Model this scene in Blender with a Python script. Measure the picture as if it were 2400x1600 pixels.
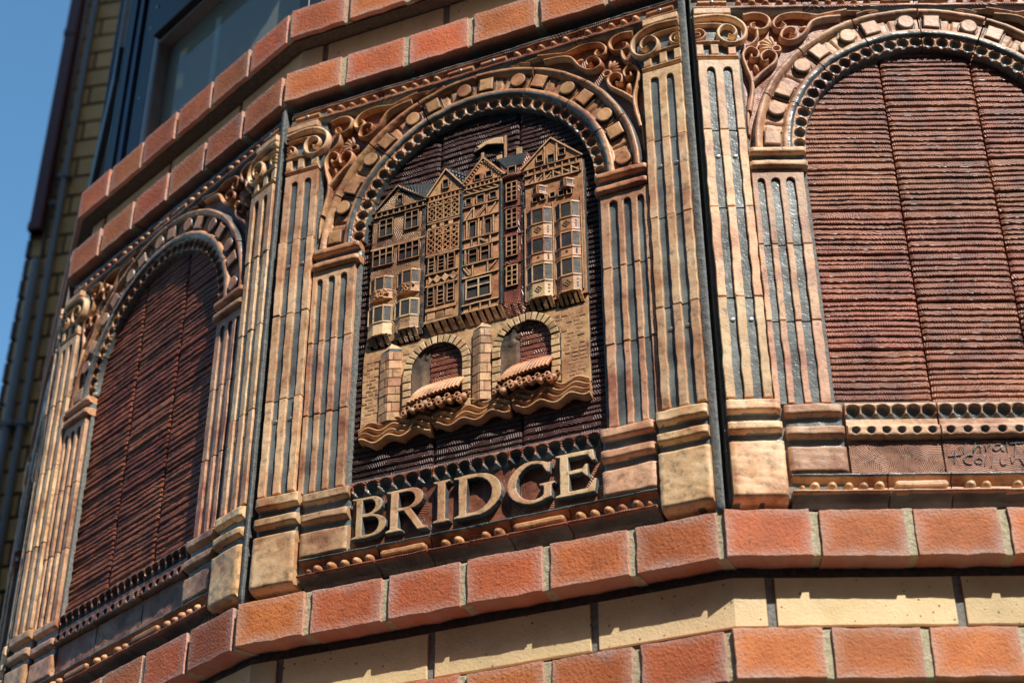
import bpy, math, random
import numpy as np
from mathutils import Vector, Matrix, noise, geometry

# ------------------------------------------------------------------ scene, camera, light
sc = bpy.context.scene
for o in list(bpy.data.objects):
    bpy.data.objects.remove(o)
col = sc.collection
Z0 = 2.5                                   # height of the panels' foot above the pavement
R_ = math.radians

cam_d = bpy.data.cameras.new('camera')
cam = bpy.data.objects.new('camera', cam_d)
col.objects.link(cam)
sc.camera = cam
CAM = Vector((0.83169578, -1.76081458, -0.91480917 + Z0))
pit, yaw, rol = R_(32.61459919), R_(-23.65855882), R_(-0.23338929)
fw = Vector((math.cos(pit) * math.sin(yaw), math.cos(pit) * math.cos(yaw), math.sin(pit)))
rt = Vector((math.cos(yaw), -math.sin(yaw), 0))
up = rt.cross(fw)
rt2 = rt * math.cos(rol) + up * math.sin(rol)
up2 = up * math.cos(rol) - rt * math.sin(rol)
M = Matrix((rt2, up2, -fw)).transposed().to_4x4()
M.translation = CAM
cam.matrix_world = M
cam_d.sensor_width = 36
cam_d.lens = 36 * 3954.567 / 2400
cam_d.clip_start = 0.05
cam_d.clip_end = 2000
cam_d.dof.use_dof = True
cam_d.dof.focus_distance = 2.32
cam_d.dof.aperture_fstop = 5.6

SUN = Vector((1.24, -1.0, 1.90)).normalized()
sun_d = bpy.data.lights.new('sun', 'SUN')
sun_d.energy = 4.5
sun_d.angle = R_(0.5)
sun_d.color = (1.0, 0.94, 0.85)
sun = bpy.data.objects.new('sun', sun_d)
col.objects.link(sun)
sun.rotation_euler = SUN.to_track_quat('Z', 'Y').to_euler()
sun.location = (3, -3, 8)

world = bpy.data.worlds.new('World')
sc.world = world
world.use_nodes = True
wn = world.node_tree.nodes
wl = world.node_tree.links
bg = wn['Background']
sky = wn.new('ShaderNodeTexSky')
sky.sky_type = 'NISHITA'
sky.sun_disc = False
sky.sun_elevation = math.asin(SUN.z)
sky.sun_rotation = math.atan2(SUN.x, SUN.y)
sky.air_density = 1.0
sky.dust_density = 0.3
sky.ozone_density = 2.0
hsv = wn.new('ShaderNodeHueSaturation')          # a clear day: deeper blue all over
hsv.inputs['Saturation'].default_value = 1.16
hsv.inputs['Hue'].default_value = 0.488
wl.new(sky.outputs[0], hsv.inputs['Color'])
wl.new(hsv.outputs[0], bg.inputs[0])
bg.inputs[1].default_value = 0.15

sc.view_settings.view_transform = 'Standard'
sc.view_settings.look = 'None'
sc.view_settings.exposure = 0.5
sc.view_settings.gamma = 1.0
sc.view_settings.use_curve_mapping = False
sc.render.engine = 'CYCLES'
sc.cycles.max_bounces = 5
sc.cycles.diffuse_bounces = 3
sc.cycles.glossy_bounces = 2

# ------------------------------------------------------------------ faces of the bay (half of a sixteen-sided drum)
W = 675.0
AL, AR = R_(23.459), R_(22.895)


def frames():
    w = W / 1000
    F = {}
    F['C'] = (Vector((-w / 2, 0, Z0)), 0.0)
    F['R'] = (Vector((w / 2, 0, Z0)), AR)
    e = Vector((math.cos(AR), math.sin(AR), 0))
    F['R2'] = (F['R'][0] + e * w, AR + R_(22.5))
    o = F['C'][0]
    a = 0
    for k, da in (('L', AL), ('F', AL), ('F2', R_(22.5))):
        a -= da
        o = o - Vector((math.cos(a), math.sin(a), 0)) * w
        F[k] = (o.copy(), a)
    o, a = F['R2']
    F['R3'] = (o + Vector((math.cos(a), math.sin(a), 0)) * w, a + R_(22.5))
    return F


FR = frames()


def fpt(face, u, v, d):
    """world point on a face: u along, v up, d outward, all in mm"""
    o, a = FR[face]
    return o + Vector((math.cos(a), math.sin(a), 0)) * (u / 1000) + Vector((math.sin(a), -math.cos(a), 0)) * (d / 1000) + Vector((0, 0, v / 1000))


# ------------------------------------------------------------------ helpers
def sn(x, y, seed, freq=1.0, oct_=4):
    """smooth pseudo-noise for numpy arrays, about -1..1"""
    rg = np.random.RandomState(seed % 100000)
    s = 0
    for i in range(oct_):
        for _ in range(3):
            ang = rg.rand() * 6.283
            f = freq * (1.7 ** i) * (0.7 + 0.6 * rg.rand())
            s = s + np.sin((x * math.cos(ang) + y * math.sin(ang)) * f * 6.283 + rg.rand() * 6.283) / (1.6 ** i)
    return s / (2.2 * math.sqrt(3))


def smooth(a, b, x):
    t = np.clip((x - a) / (b - a), 0, 1)
    return t * t * (3 - 2 * t)


SIDE = [0.0]                                # how much glaze the maker brushed on the sides of raised clay


class MB:
    """collects geometry in panel millimetres (u, v, d) and becomes ONE mesh"""

    def __init__(s):
        s.v = []
        s.f = []
        s.g = []
        s.sm = []

    def add(s, vs, fs, g=0.0, sm=False):
        b = len(s.v)
        s.v += [tuple(map(float, p)) for p in vs]
        s.g += list(g) if hasattr(g, '__len__') else [float(g)] * len(vs)
        s.f += [tuple(i + b for i in f) for f in fs]
        s.sm += [sm] * len(fs)

    def slab(s, out, d0, d1, bev=0.8, gt=0.0, gs=None, wob=0.4, step=9.0, seed=0, holes=(), db=0.0):
        """outline (ccw) raised from d0 to d1 with a rounded edge; gs: glaze brushed on the sides"""
        gs = SIDE[0] if gs is None else gs
        loops = [prep(out, wob, step, seed)] + [prep(h, wob, step, seed + 5) for h in holes]
        tops = []
        for li, lp in enumerate(loops):
            n = len(lp)
            ins = inset(lp, bev)
            in2 = inset(lp, bev * 0.3)
            ring = [(p[0], p[1], d0) for p in lp] + [(p[0], p[1], d1 - bev) for p in lp] + \
                   [(p[0], p[1], d1 - bev * 0.3) for p in in2] + [(p[0], p[1], d1) for p in ins]
            fs = []
            for r in range(3):
                for i in range(n):
                    j = (i + 1) % n
                    fs.append((r * n + i, r * n + j, (r + 1) * n + j, (r + 1) * n + i))
            g = [gs] * (2 * n) + [gs * 0.5 + gt * 0.5] * n + [gt] * n
            b = len(s.v)
            s.add(ring, fs, g)
            tops.append(([Vector((p[0], p[1], 0)) for p in ins], b + 3 * n))
        idx = []
        for t, b in tops:
            idx += [b + i for i in range(len(t))]
        allp = [p for t, b in tops for p in t]
        for tri in geometry.tessellate_polygon([t for t, b in tops]):
            a, b_, c = [allp[i] for i in tri]
            if (b_ - a).cross(c - a).z < 0:
                tri = (tri[0], tri[2], tri[1])
            s.f.append(tuple(idx[i] for i in tri))
            s.sm.append(False)

    def box(s, u0, v0, u1, v1, d0, d1, bev=0.7, gt=0.0, gs=None, wob=0.35, step=12.0, seed=0):
        s.slab([(u0, v0), (u1, v0), (u1, v1), (u0, v1)], d0, d1, bev, gt, gs, wob, step, seed)

    def grid(s, P, G, skirt=None, sm=True):
        """P: array (m, n, 3); with a skirt down to depth"""
        m, n = P.shape[:2]
        vs = P.reshape(-1, 3)
        fs = [(i * n + j, i * n + j + 1, (i + 1) * n + j + 1, (i + 1) * n + j) for i in range(m - 1) for j in range(n - 1)]
        s.add(vs, fs, list(np.asarray(G).reshape(-1)), sm)
        if skirt is not None:
            rim = [(0, j) for j in range(n)] + [(i, n - 1) for i in range(1, m)] + \
                  [(m - 1, j) for j in range(n - 2, -1, -1)] + [(i, 0) for i in range(m - 2, 0, -1)]
            top = [P[i, j] for i, j in rim]
            bot = [(p[0], p[1], skirt) for p in top]
            k = len(top)
            s.add(top + bot, [(i, i + k, (i + 1) % k + k, (i + 1) % k) for i in range(k)], [float(np.asarray(G)[i, j]) for i, j in rim] * 2, False)

    def hgrid(s, u0, u1, v0, v1, du, dv, fn, skirt):
        us = np.linspace(u0, u1, max(2, int(round((u1 - u0) / du)) + 1))
        vs = np.linspace(v0, v1, max(2, int(round((v1 - v0) / dv)) + 1))
        U, V = np.meshgrid(us, vs)
        D, G = fn(U, V)
        s.grid(np.stack([U, V, D], -1), G, skirt)

    def tube(s, path, r0, r1, d, h, n=7, g=0.0, step=3.0, seed=0, closed=False):
        pts = crom(path, step)
        m = len(pts)
        vs = []
        for i, p in enumerate(pts):
            a = pts[max(0, i - 1)]
            b = pts[min(m - 1, i + 1)]
            tx, ty = b[0] - a[0], b[1] - a[1]
            L = math.hypot(tx, ty) or 1
            nx, ny = -ty / L, tx / L
            t = i / (m - 1)
            r = r0 + (r1 - r0) * t
            r *= 1 + 0.12 * noise.noise(Vector((p[0] * .08 + seed, p[1] * .08, 3.1)))
            for k in range(n):
                ang = R_(-25 + 230 * k / (n - 1))
                vs.append((p[0] + nx * r * math.cos(ang) * -1, p[1] + ny * r * math.cos(ang) * -1, d + h * math.sin(ang)))
        fs = [(i * n + k, i * n + k + 1, (i + 1) * n + k + 1, (i + 1) * n + k) for i in range(m - 1) for k in range(n - 1)]
        fs = [(a, d_, c, b) for a, b, c, d_ in fs]
        gl = g if g else [(.7 if k in (0, n - 1) else 0.0) for _ in range(m) for k in range(n)]
        s.add(vs, fs, gl, True)
        for e, c in ((0, -1), (m - 1, 1)):
            ids = [e * n + k for k in range(n)]
            s.add([vs[i] for i in ids], [tuple(range(n)) if c > 0 else tuple(reversed(range(n)))], g)

    def dome(s, cu, cv, ru, rv, d0, h, n=12, rings=4, g=0.0, rot=0.0, p=2.2):
        vs = []
        for i in range(rings):
            t = i / rings * math.pi / 2
            rr, hh = math.cos(t) ** (2 / p), math.sin(t) ** (2 / p)
            for k in range(n):
                a = k * 2 * math.pi / n
                x, y = ru * rr * math.cos(a), rv * rr * math.sin(a)
                vs.append((cu + x * math.cos(rot) - y * math.sin(rot), cv + x * math.sin(rot) + y * math.cos(rot), d0 + h * hh))
        vs.append((cu, cv, d0 + h))
        fs = [(i * n + k, i * n + (k + 1) % n, (i + 1) * n + (k + 1) % n, (i + 1) * n + k) for i in range(rings - 1) for k in range(n)]
        b = (rings - 1) * n
        fs += [(b + k, b + (k + 1) % n, rings * n) for k in range(n)]
        s.add(vs, fs, g, True)

    def hexa(s, p, g=0.0):
        """eight points: four at the back (ccw from front), four in front"""
        s.add(p, [(4, 5, 6, 7), (0, 4, 7, 3), (1, 2, 6, 5), (0, 1, 5, 4), (3, 7, 6, 2), (0, 3, 2, 1)], g)

    def mesh(s, name, mat):
        me = bpy.data.meshes.new(name)
        me.from_pydata([(p[0] / 1000, -p[2] / 1000, p[1] / 1000) for p in s.v], [], s.f)
        me.polygons.foreach_set('use_smooth', s.sm)
        at = me.attributes.new('glaze', 'FLOAT', 'POINT')
        at.data.foreach_set('value', s.g)
        me.materials.append(mat)
        me.update()
        return me


def prep(out, wob, step, seed):
    pts = []
    n = len(out)
    for i in range(n):
        a, b = out[i], out[(i + 1) % n]
        L = math.hypot(b[0] - a[0], b[1] - a[1])
        k = max(1, int(round(L / step)))
        for j in range(k):
            t = j / k
            pts.append((a[0] + (b[0] - a[0]) * t, a[1] + (b[1] - a[1]) * t))
    if wob:
        q = []
        for p in pts:
            nv = noise.noise_vector(Vector((p[0] * .045 + seed * 1.7, p[1] * .045 - seed * .9, seed * 3.3)))
            n2 = noise.noise_vector(Vector((p[0] * .16 + seed, p[1] * .16, seed * 1.3)))
            q.append((p[0] + wob * (nv.x * 1.6 + n2.x * .7), p[1] + wob * (nv.y * 1.6 + n2.y * .7)))
        pts = q
    return pts


def inset(lp, b):
    n = len(lp)
    out = []
    for i in range(n):
        p, a, c = lp[i], lp[i - 1], lp[(i + 1) % n]
        t1 = Vector((p[0] - a[0], p[1] - a[1]))
        t2 = Vector((c[0] - p[0], c[1] - p[1]))
        if t1.length < 1e-6 or t2.length < 1e-6:
            out.append(p)
            continue
        t1.normalize()
        t2.normalize()
        n1, n2 = Vector((-t1.y, t1.x)), Vector((-t2.y, t2.x))
        m = n1 + n2
        if m.length < 0.2:
            out.append(p)
            continue
        m.normalize()
        k = min(1.6, 1 / max(0.35, m.dot(n1)))
        out.append((p[0] + m.x * b * k, p[1] + m.y * b * k))
    return out


def crom(ctrl, step=3.0):
    P = [Vector((c[0], c[1])) for c in ctrl]
    P = [P[0] * 2 - P[1]] + P + [P[-1] * 2 - P[-2]]
    out = []
    for i in range(1, len(P) - 2):
        L = (P[i + 1] - P[i]).length
        k = max(2, int(L / step))
        for j in range(k):
            t = j / k
            p0, p1, p2, p3 = P[i - 1], P[i], P[i + 1], P[i + 2]
            out.append(tuple(0.5 * ((2 * p1) + (p2 - p0) * t + (2 * p0 - 5 * p1 + 4 * p2 - p3) * t * t + (3 * p1 - p0 - 3 * p2 + p3) * t ** 3)))
    out.append(tuple(P[-2]))
    return out


def arc(cx, cy, rx, ry, a0, a1, n=10):
    return [(cx + rx * math.cos(R_(a0 + (a1 - a0) * i / n)), cy + ry * math.sin(R_(a0 + (a1 - a0) * i / n))) for i in range(n + 1)]


def link(name, data, parent=None, loc=None):
    o = bpy.data.objects.new(name, data)
    col.objects.link(o)
    if parent:
        o.parent = parent
    if loc:
        o.location = loc
    return o


def thing(name, label, cat, loc=(0, 0, 0), rz=0.0, group=None):
    o = link(name, None, None, loc)
    o.rotation_euler = (0, 0, rz)
    o['label'] = label
    o['category'] = cat
    if group:
        o['group'] = group
    return o


# ------------------------------------------------------------------ materials
def nodes(name):
    m = bpy.data.materials.new(name)
    m.use_nodes = True
    nt = m.node_tree
    b = nt.nodes['Principled BSDF']
    return m, nt, b


def N(nt, t, **kw):
    n = nt.nodes.new(t)
    for k, v in kw.items():
        if k in n.inputs:
            n.inputs[k].default_value = v
        else:
            setattr(n, k, v)
    return n


def ramp(nt, stops):
    r = nt.nodes.new('ShaderNodeValToRGB')
    e = r.color_ramp.elements
    while len(e) < len(stops):
        e.new(0.5)
    for k, (p, c) in enumerate(stops):
        e[k].position = p
        e[k].color = (c[0], c[1], c[2], 1) if hasattr(c, '__len__') else (c, c, c, 1)
    return r


def mixc(nt, fac, a, b, mode='MIX'):
    m = nt.nodes.new('ShaderNodeMix')
    m.data_type = 'RGBA'
    m.blend_type = mode
    for sock, val in ((m.inputs[0], fac), (m.inputs[6], a), (m.inputs[7], b)):
        if hasattr(val, 'is_output') or hasattr(val, 'links'):
            nt.links.new(val, sock)
        elif hasattr(val, '__len__'):
            sock.default_value = (val[0], val[1], val[2], 1)
        else:
            sock.default_value = val
    return m.outputs[2]


def mth(nt, op, a, b=0.0, clamp=False):
    m = nt.nodes.new('ShaderNodeMath')
    m.operation = op
    m.use_clamp = clamp
    for i, v in enumerate((a, b)):
        if hasattr(v, 'links'):
            nt.links.new(v, m.inputs[i])
        else:
            m.inputs[i].default_value = v
    return m.outputs[0]


def coords(nt, kind='Object', rnd=True):
    tc = nt.nodes.new('ShaderNodeTexCoord')
    oi = nt.nodes.new('ShaderNodeObjectInfo')
    if not rnd:
        return tc.outputs[kind], oi.outputs['Random'], tc
    ad = nt.nodes.new('ShaderNodeVectorMath')
    ad.operation = 'ADD'
    nt.links.new(tc.outputs[kind], ad.inputs[0])
    nt.links.new(mth(nt, 'MULTIPLY', oi.outputs['Random'], 7.0), ad.inputs[1])
    return ad.outputs[0], oi.outputs['Random'], tc


def noise_(nt, vec, scale, detail=5, rough=.55, dist=0.0):
    n = nt.nodes.new('ShaderNodeTexNoise')
    n.inputs['Scale'].default_value = scale
    n.inputs['Detail'].default_value = detail
    n.inputs['Roughness'].default_value = rough
    n.inputs['Distortion'].default_value = dist
    nt.links.new(vec, n.inputs['Vector'])
    return n.outputs['Fac']


def bump(nt, h, strength, dist, prev=None):
    b = nt.nodes.new('ShaderNodeBump')
    b.inputs['Strength'].default_value = strength
    b.inputs['Distance'].default_value = dist
    nt.links.new(h, b.inputs['Height'])
    if prev:
        nt.links.new(prev, b.inputs['Normal'])
    return b.outputs[0]


def clay(name, c1, c2, c3, rough=.5, comb=0.0, spread=.2, gcol=(.105, .113, .112), brickw=0.0, big=.5, cell=38.0, mask=.42, cs=100, spec=.45, grough=.33):
    """fired clay: mottled body colours, grey-blue glaze where the maker brushed it, uneven hand-pressed surface"""
    m, nt, b = nodes(name)
    vec, rnd, tc = coords(nt)
    n1 = noise_(nt, vec, 16, 4, .6)
    r1 = ramp(nt, [(.27, (c3[0] * .8, c3[1] * .75, c3[2] * .7)), (.36, c3), (.48, c1), (.66, c2)])
    nt.links.new(n1, r1.inputs[0])
    n2 = noise_(nt, vec, 85, 3, .68)
    r2 = ramp(nt, [(.31, .55), (.46, 1.0), (.70, 1.2)])
    nt.links.new(n2, r2.inputs[0])
    c = mixc(nt, 1.0, r1.outputs[0], r2.outputs[0], 'MULTIPLY')
    sp = noise_(nt, vec, 420, 2, .5)                       # iron specks
    rs = ramp(nt, [(.28, .35), (.34, 1.0)])
    nt.links.new(sp, rs.inputs[0])
    c = mixc(nt, .8, c, rs.outputs[0], 'MULTIPLY')
    vb = mth(nt, 'ADD', mth(nt, 'MULTIPLY', rnd, 2 * spread), 1 - spread)
    hs = nt.nodes.new('ShaderNodeHueSaturation')
    nt.links.new(c, hs.inputs['Color'])
    nt.links.new(vb, hs.inputs['Value'])
    rr = mth(nt, 'FRACT', mth(nt, 'MULTIPLY', rnd, 17.3))
    nt.links.new(mth(nt, 'ADD', mth(nt, 'MULTIPLY', rr, .014), .4895), hs.inputs['Hue'])
    at = nt.nodes.new('ShaderNodeAttribute')
    at.attribute_name = 'glaze'
    gn = mth(nt, 'MULTIPLY', mth(nt, 'SUBTRACT', n2, .5), .9)
    gm = nt.nodes.new('ShaderNodeMapRange')
    gm.inputs['From Min'].default_value = .38
    gm.inputs['From Max'].default_value = .62
    nt.links.new(mth(nt, 'ADD', at.outputs['Fac'], gn), gm.inputs['Value'])
    gr = ramp(nt, [(.35, (gcol[0] * .6, gcol[1] * .6, gcol[2] * .6)), (.65, (gcol[0] * 1.7, gcol[1] * 1.75, gcol[2] * 1.7))])
    nt.links.new(n1, gr.inputs[0])
    c = mixc(nt, gm.outputs[0], hs.outputs[0], gr.outputs[0])
    nt.links.new(c, b.inputs['Base Color'])
    ro = nt.nodes.new('ShaderNodeMapRange')
    ro.inputs['To Min'].default_value = rough
    ro.inputs['To Max'].default_value = grough
    nt.links.new(gm.outputs[0], ro.inputs['Value'])
    ro2 = mth(nt, 'ADD', ro.outputs[0], mth(nt, 'MULTIPLY', mth(nt, 'SUBTRACT', n2, .5), .35), True)
    nt.links.new(ro2, b.inputs['Roughness'])
    H = mth(nt, 'ADD', mth(nt, 'MULTIPLY', n1, big * .004), mth(nt, 'MULTIPLY', n2, .0006))
    H = mth(nt, 'ADD', H, mth(nt, 'MULTIPLY', noise_(nt, vec, 330, 2, .6), .00024))
    if comb:
        # patches of fine combing, each patch dragged in its own direction
        vo = nt.nodes.new('ShaderNodeTexVoronoi')
        vo.inputs['Scale'].default_value = cell
        wob_ = nt.nodes.new('ShaderNodeTexNoise')
        wob_.inputs['Scale'].default_value = 60
        nt.links.new(vec, wob_.inputs['Vector'])
        vm = nt.nodes.new('ShaderNodeVectorMath')
        vm.operation = 'MULTIPLY_ADD'
        nt.links.new(wob_.outputs['Color'], vm.inputs[0])
        vm.inputs[1].default_value = (.02, .02, .02)
        nt.links.new(vec, vm.inputs[2])
        nt.links.new(vm.outputs[0], vo.inputs['Vector'])
        sx = nt.nodes.new('ShaderNodeSeparateColor')
        nt.links.new(vo.outputs['Color'], sx.inputs[0])
        vr = nt.nodes.new('ShaderNodeVectorRotate')
        vr.rotation_type = 'Y_AXIS'
        nt.links.new(vec, vr.inputs['Vector'])
        nt.links.new(mth(nt, 'MULTIPLY', sx.outputs[0], 3.1), vr.inputs['Angle'])
        wv = nt.nodes.new('ShaderNodeTexWave')
        wv.bands_direction = 'X'
        wv.inputs['Scale'].default_value = cs
        wv.inputs['Distortion'].default_value = 3.0
        wv.inputs['Detail'].default_value = 2
        wv.inputs['Detail Scale'].default_value = .25
        nt.links.new(vr.outputs[0], wv.inputs['Vector'])
        k = mth(nt, 'MULTIPLY', wv.outputs['Fac'], mth(nt, 'GREATER_THAN', sx.outputs[1], mask))
        H = mth(nt, 'ADD', H, mth(nt, 'MULTIPLY', k, comb * .0010))
    nb = bump(nt, H, 1.0, 1.0)
    nt.links.new(nb, b.inputs['Normal'])
    b.inputs['Specular IOR Level'].default_value = spec
    return m


def brickmat(name, c1, c2, bloom=.0, pits=False):
    m, nt, b = nodes(name)
    vec, rnd, tc = coords(nt)
    n1 = noise_(nt, vec, 22, 5, .6)
    r1 = ramp(nt, [(.3, c1), (.7, c2)])
    nt.links.new(n1, r1.inputs[0])
    hs = nt.nodes.new('ShaderNodeHueSaturation')
    nt.links.new(r1.outputs[0], hs.inputs['Color'])
    nt.links.new(mth(nt, 'ADD', mth(nt, 'MULTIPLY', rnd, .36 if not pits else .16), .82 if not pits else .92), hs.inputs['Value'])
    rr = mth(nt, 'FRACT', mth(nt, 'MULTIPLY', rnd, 13.7))
    nt.links.new(mth(nt, 'ADD', mth(nt, 'MULTIPLY', rr, .014 if not pits else .008), .497 if not pits else .491), hs.inputs['Hue'])
    c = hs.outputs[0]
    # old stains: large soft soot patches, each brick its own
    st = ramp(nt, [(.34, .66 if not pits else .80), (.54, 1.0)])
    nt.links.new(noise_(nt, vec, 9, 4, .7), st.inputs[0])
    c = mixc(nt, .8, c, st.outputs[0], 'MULTIPLY')
    if pits:
        # burnt pits in the cream clay
        pv = nt.nodes.new('ShaderNodeTexVoronoi')
        pv.inputs['Scale'].default_value = 130
        nt.links.new(vec, pv.inputs['Vector'])
        pc = nt.nodes.new('ShaderNodeSeparateColor')
        nt.links.new(pv.outputs['Color'], pc.inputs[0])
        sz = mth(nt, 'MULTIPLY', mth(nt, 'POWER', pc.outputs[0], 3.5), .24)
        pm = mth(nt, 'LESS_THAN', pv.outputs['Distance'], sz)
        c = mixc(nt, mth(nt, 'MULTIPLY', pm, .8), c, (.10, .065, .03))
    n3 = noise_(nt, vec, 260 if not pits else 330, 3, .6)
    rs = ramp(nt, [(.26 if pits else .30, .30), (.33 if pits else .38, 1.0)])
    nt.links.new(n3, rs.inputs[0])
    c = mixc(nt, .85, c, rs.outputs[0], 'MULTIPLY')
    if bloom:
        sx = nt.nodes.new('ShaderNodeSeparateXYZ')
        nt.links.new(tc.outputs['Generated'], sx.inputs[0])
        ex = mth(nt, 'MINIMUM', sx.outputs[0], mth(nt, 'SUBTRACT', 1.0, sx.outputs[0]))
        ez = mth(nt, 'MULTIPLY', mth(nt, 'MINIMUM', sx.outputs[2], mth(nt, 'SUBTRACT', 1.0, sx.outputs[2])), .7)
        e = mth(nt, 'MINIMUM', ex, ez)
        e = mth(nt, 'ADD', e, mth(nt, 'MULTIPLY', mth(nt, 'SUBTRACT', n1, .5), .30))
        er = ramp(nt, [(.0, .85), (.06, .40), (.17, 0.0)])
        nt.links.new(e, er.inputs[0])
        c = mixc(nt, mth(nt, 'MULTIPLY', er.outputs[0], bloom), c, (.58, .44, .37))
    nt.links.new(c, b.inputs['Base Color'])
    b.inputs['Roughness'].default_value = .72
    H = mth(nt, 'ADD', mth(nt, 'MULTIPLY', n1, .0012), mth(nt, 'MULTIPLY', noise_(nt, vec, 210, 3, .65), .0010 if not pits else .0005))
    H = mth(nt, 'ADD', H, mth(nt, 'MULTIPLY', n3, .0012 if not pits else .0006))
    nb = bump(nt, H, 1.0, 1.0)
    nt.links.new(nb, b.inputs['Normal'])
    return m


def plain(name, c1, c2, rough, scale=120, bs=.5, bd=.002, metal=0.0):
    m, nt, b = nodes(name)
    vec, rnd, tc = coords(nt)
    n1 = noise_(nt, vec, scale, 6, .65)
    r1 = ramp(nt, [(.32, c1), (.68, c2)])
    nt.links.new(n1, r1.inputs[0])
    nt.links.new(r1.outputs[0], b.inputs['Base Color'])
    b.inputs['Roughness'].default_value = rough
    b.inputs['Metallic'].default_value = metal
    nb = bump(nt, n1, bs, bd)
    nt.links.new(nb, b.inputs['Normal'])
    return m


TAN = clay('tan_clay', (.64, .395, .20), (.75, .525, .30), (.48, .245, .11), .5, spread=.2, big=.28, gcol=(.125, .135, .135), grough=.28)
ORANGE = clay('orange_clay', (.47, .23, .10), (.58, .33, .16), (.29, .11, .05), .48)
BROWN = clay('brown_clay', (.25, .095, .045), (.35, .16, .08), (.13, .045, .026), .45, comb=.6, mask=.55)
PINK = clay('pink_clay', (.51, .28, .148), (.64, .40, .23), (.33, .14, .07), .5, big=.28, gcol=(.125, .135, .135), grough=.28)
ARCHR = clay('arch_clay', (.46, .245, .125), (.56, .33, .18), (.30, .125, .06), .5)
FIELD_R = clay('ribbed_red_clay', (.26, .090, .046), (.36, .138, .07), (.16, .055, .033), .42, comb=.7, spread=.12, big=.1, cell=60, mask=-1, spec=.45)
FIELD_C = clay('ribbed_brown_clay', (.060, .027, .022), (.090, .043, .034), (.028, .014, .013), .5, comb=.9, spread=.12, big=.1, cell=60, mask=-1, spec=.35)
FIELD_L = clay('ribbed_maroon_clay', (.24, .068, .034), (.33, .11, .055), (.14, .042, .024), .58, comb=.8, spread=.12, big=.1, cell=60, mask=-1, spec=.3)
WALLC = clay('bridge_wall_clay', (.52, .29, .135), (.62, .38, .195), (.38, .18, .085), .5)
HATCH = clay('hatched_clay', (.34, .185, .085), (.44, .26, .13), (.20, .095, .045), .5, comb=1.0, cell=75, mask=.15, cs=120, gcol=(.034, .027, .022), grough=.6)
HORA = clay('house_orange_clay', (.50, .25, .10), (.60, .34, .16), (.32, .13, .055), .48, gcol=(.032, .026, .022), grough=.6)
TIMB = clay('timber_clay', (.58, .32, .145), (.66, .41, .21), (.44, .21, .09), .48, gcol=(.032, .026, .022), grough=.6)
REDC = clay('red_house_clay', (.30, .10, .05), (.38, .15, .08), (.18, .055, .032), .4, comb=.9, cell=110, mask=.2, gcol=(.02, .022, .024))
BUFF = clay('buff_clay', (.64, .42, .20), (.72, .51, .28), (.48, .28, .125), .5, gcol=(.034, .027, .022), grough=.6)
ROUGH = clay('rough_stone_clay', (.11, .075, .05), (.22, .14, .08), (.04, .034, .03), .4, comb=0.0, gcol=(.03, .033, .034))
GLZ = clay('grey_glaze', (.075, .083, .082), (.14, .15, .145), (.03, .033, .033), .45, gcol=(.06, .064, .062))
REDB = brickmat('red_brick', (.52, .108, .030), (.65, .170, .055), bloom=.6)
CREAM = brickmat('cream_brick', (.66, .50, .255), (.74, .585, .33), pits=True)
CREAM2 = brickmat('buff_wall_brick', (.78, .45, .155), (.85, .52, .20), pits=True)
MORT = plain('sandy_mortar', (.38, .33, .20), (.58, .52, .36), .9, 160, .9, .003)
MORTG = plain('grey_mortar', (.13, .135, .125), (.25, .25, .23), .85, 150, .9, .003)
MORTD = plain('dark_mortar', (.05, .047, .04), (.11, .10, .085), .9, 150, .8, .003)
SEAL = plain('grey_sealant', (.12, .125, .12), (.21, .215, .205), .75, 90, .9, .004)
FRAME = plain('blue_black_frame', (.011, .016, .025), (.016, .023, .034), .45, 30, .05, .001)
FRAMEL = plain('blue_frame_edge', (.035, .07, .14), (.05, .095, .17), .4, 30, .05, .001)
GREYF = plain('grey_frame', (.20, .20, .19), (.26, .26, .25), .4, 40, .1, .001)
PIPE = plain('grey_pipe', (.15, .14, .13), (.20, .185, .17), .5, 40, .2, .001)
DRED = plain('dark_red_paint', (.085, .018, .015), (.12, .03, .022), .5, 40, .3, .001)
DPUR = plain('dark_purple_brick', (.075, .045, .042), (.11, .065, .06), .6, 60, .5, .002)
METAL = plain('screw_metal', (.25, .26, .25), (.4, .4, .38), .4, 200, .3, .0005, .6)
PAVE = plain('paving', (.045, .044, .042), (.07, .068, .064), .85, 4, .3, .004)
BLIND = plain('blind_cloth', (.52, .60, .54), (.58, .66, .60), .8, 40, .2, .001)
ROOM = plain('room_wall', (.30, .31, .28), (.36, .37, .34), .9, 8, .1, .001)


def glassmat():
    m, nt, b = nodes('window_glass')
    nt.nodes.remove(b)
    out = nt.nodes['Material Output']
    tr = N(nt, 'ShaderNodeBsdfTransparent')
    tr.inputs[0].default_value = (.72, .80, .74, 1)
    gl = N(nt, 'ShaderNodeBsdfGlossy')
    gl.inputs['Roughness'].default_value = .03
    gl.inputs[0].default_value = (.8, .85, .85, 1)
    fr = N(nt, 'ShaderNodeFresnel')
    fr.inputs[0].default_value = 1.5
    mx = N(nt, 'ShaderNodeMixShader')
    nt.links.new(fr.outputs[0], mx.inputs[0])
    nt.links.new(tr.outputs[0], mx.inputs[1])
    nt.links.new(gl.outputs[0], mx.inputs[2])
    df = N(nt, 'ShaderNodeBsdfDiffuse')
    df.inputs[0].default_value = (.60, .66, .56, 1)
    m2 = N(nt, 'ShaderNodeMixShader')
    m2.inputs[0].default_value = .32                     # pale grey-green mixed in, standing in for light in the glass
    nt.links.new(mx.outputs[0], m2.inputs[1])
    nt.links.new(df.outputs[0], m2.inputs[2])
    nt.links.new(m2.outputs[0], out.inputs[0])
    return m


GLASS = glassmat()

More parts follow.
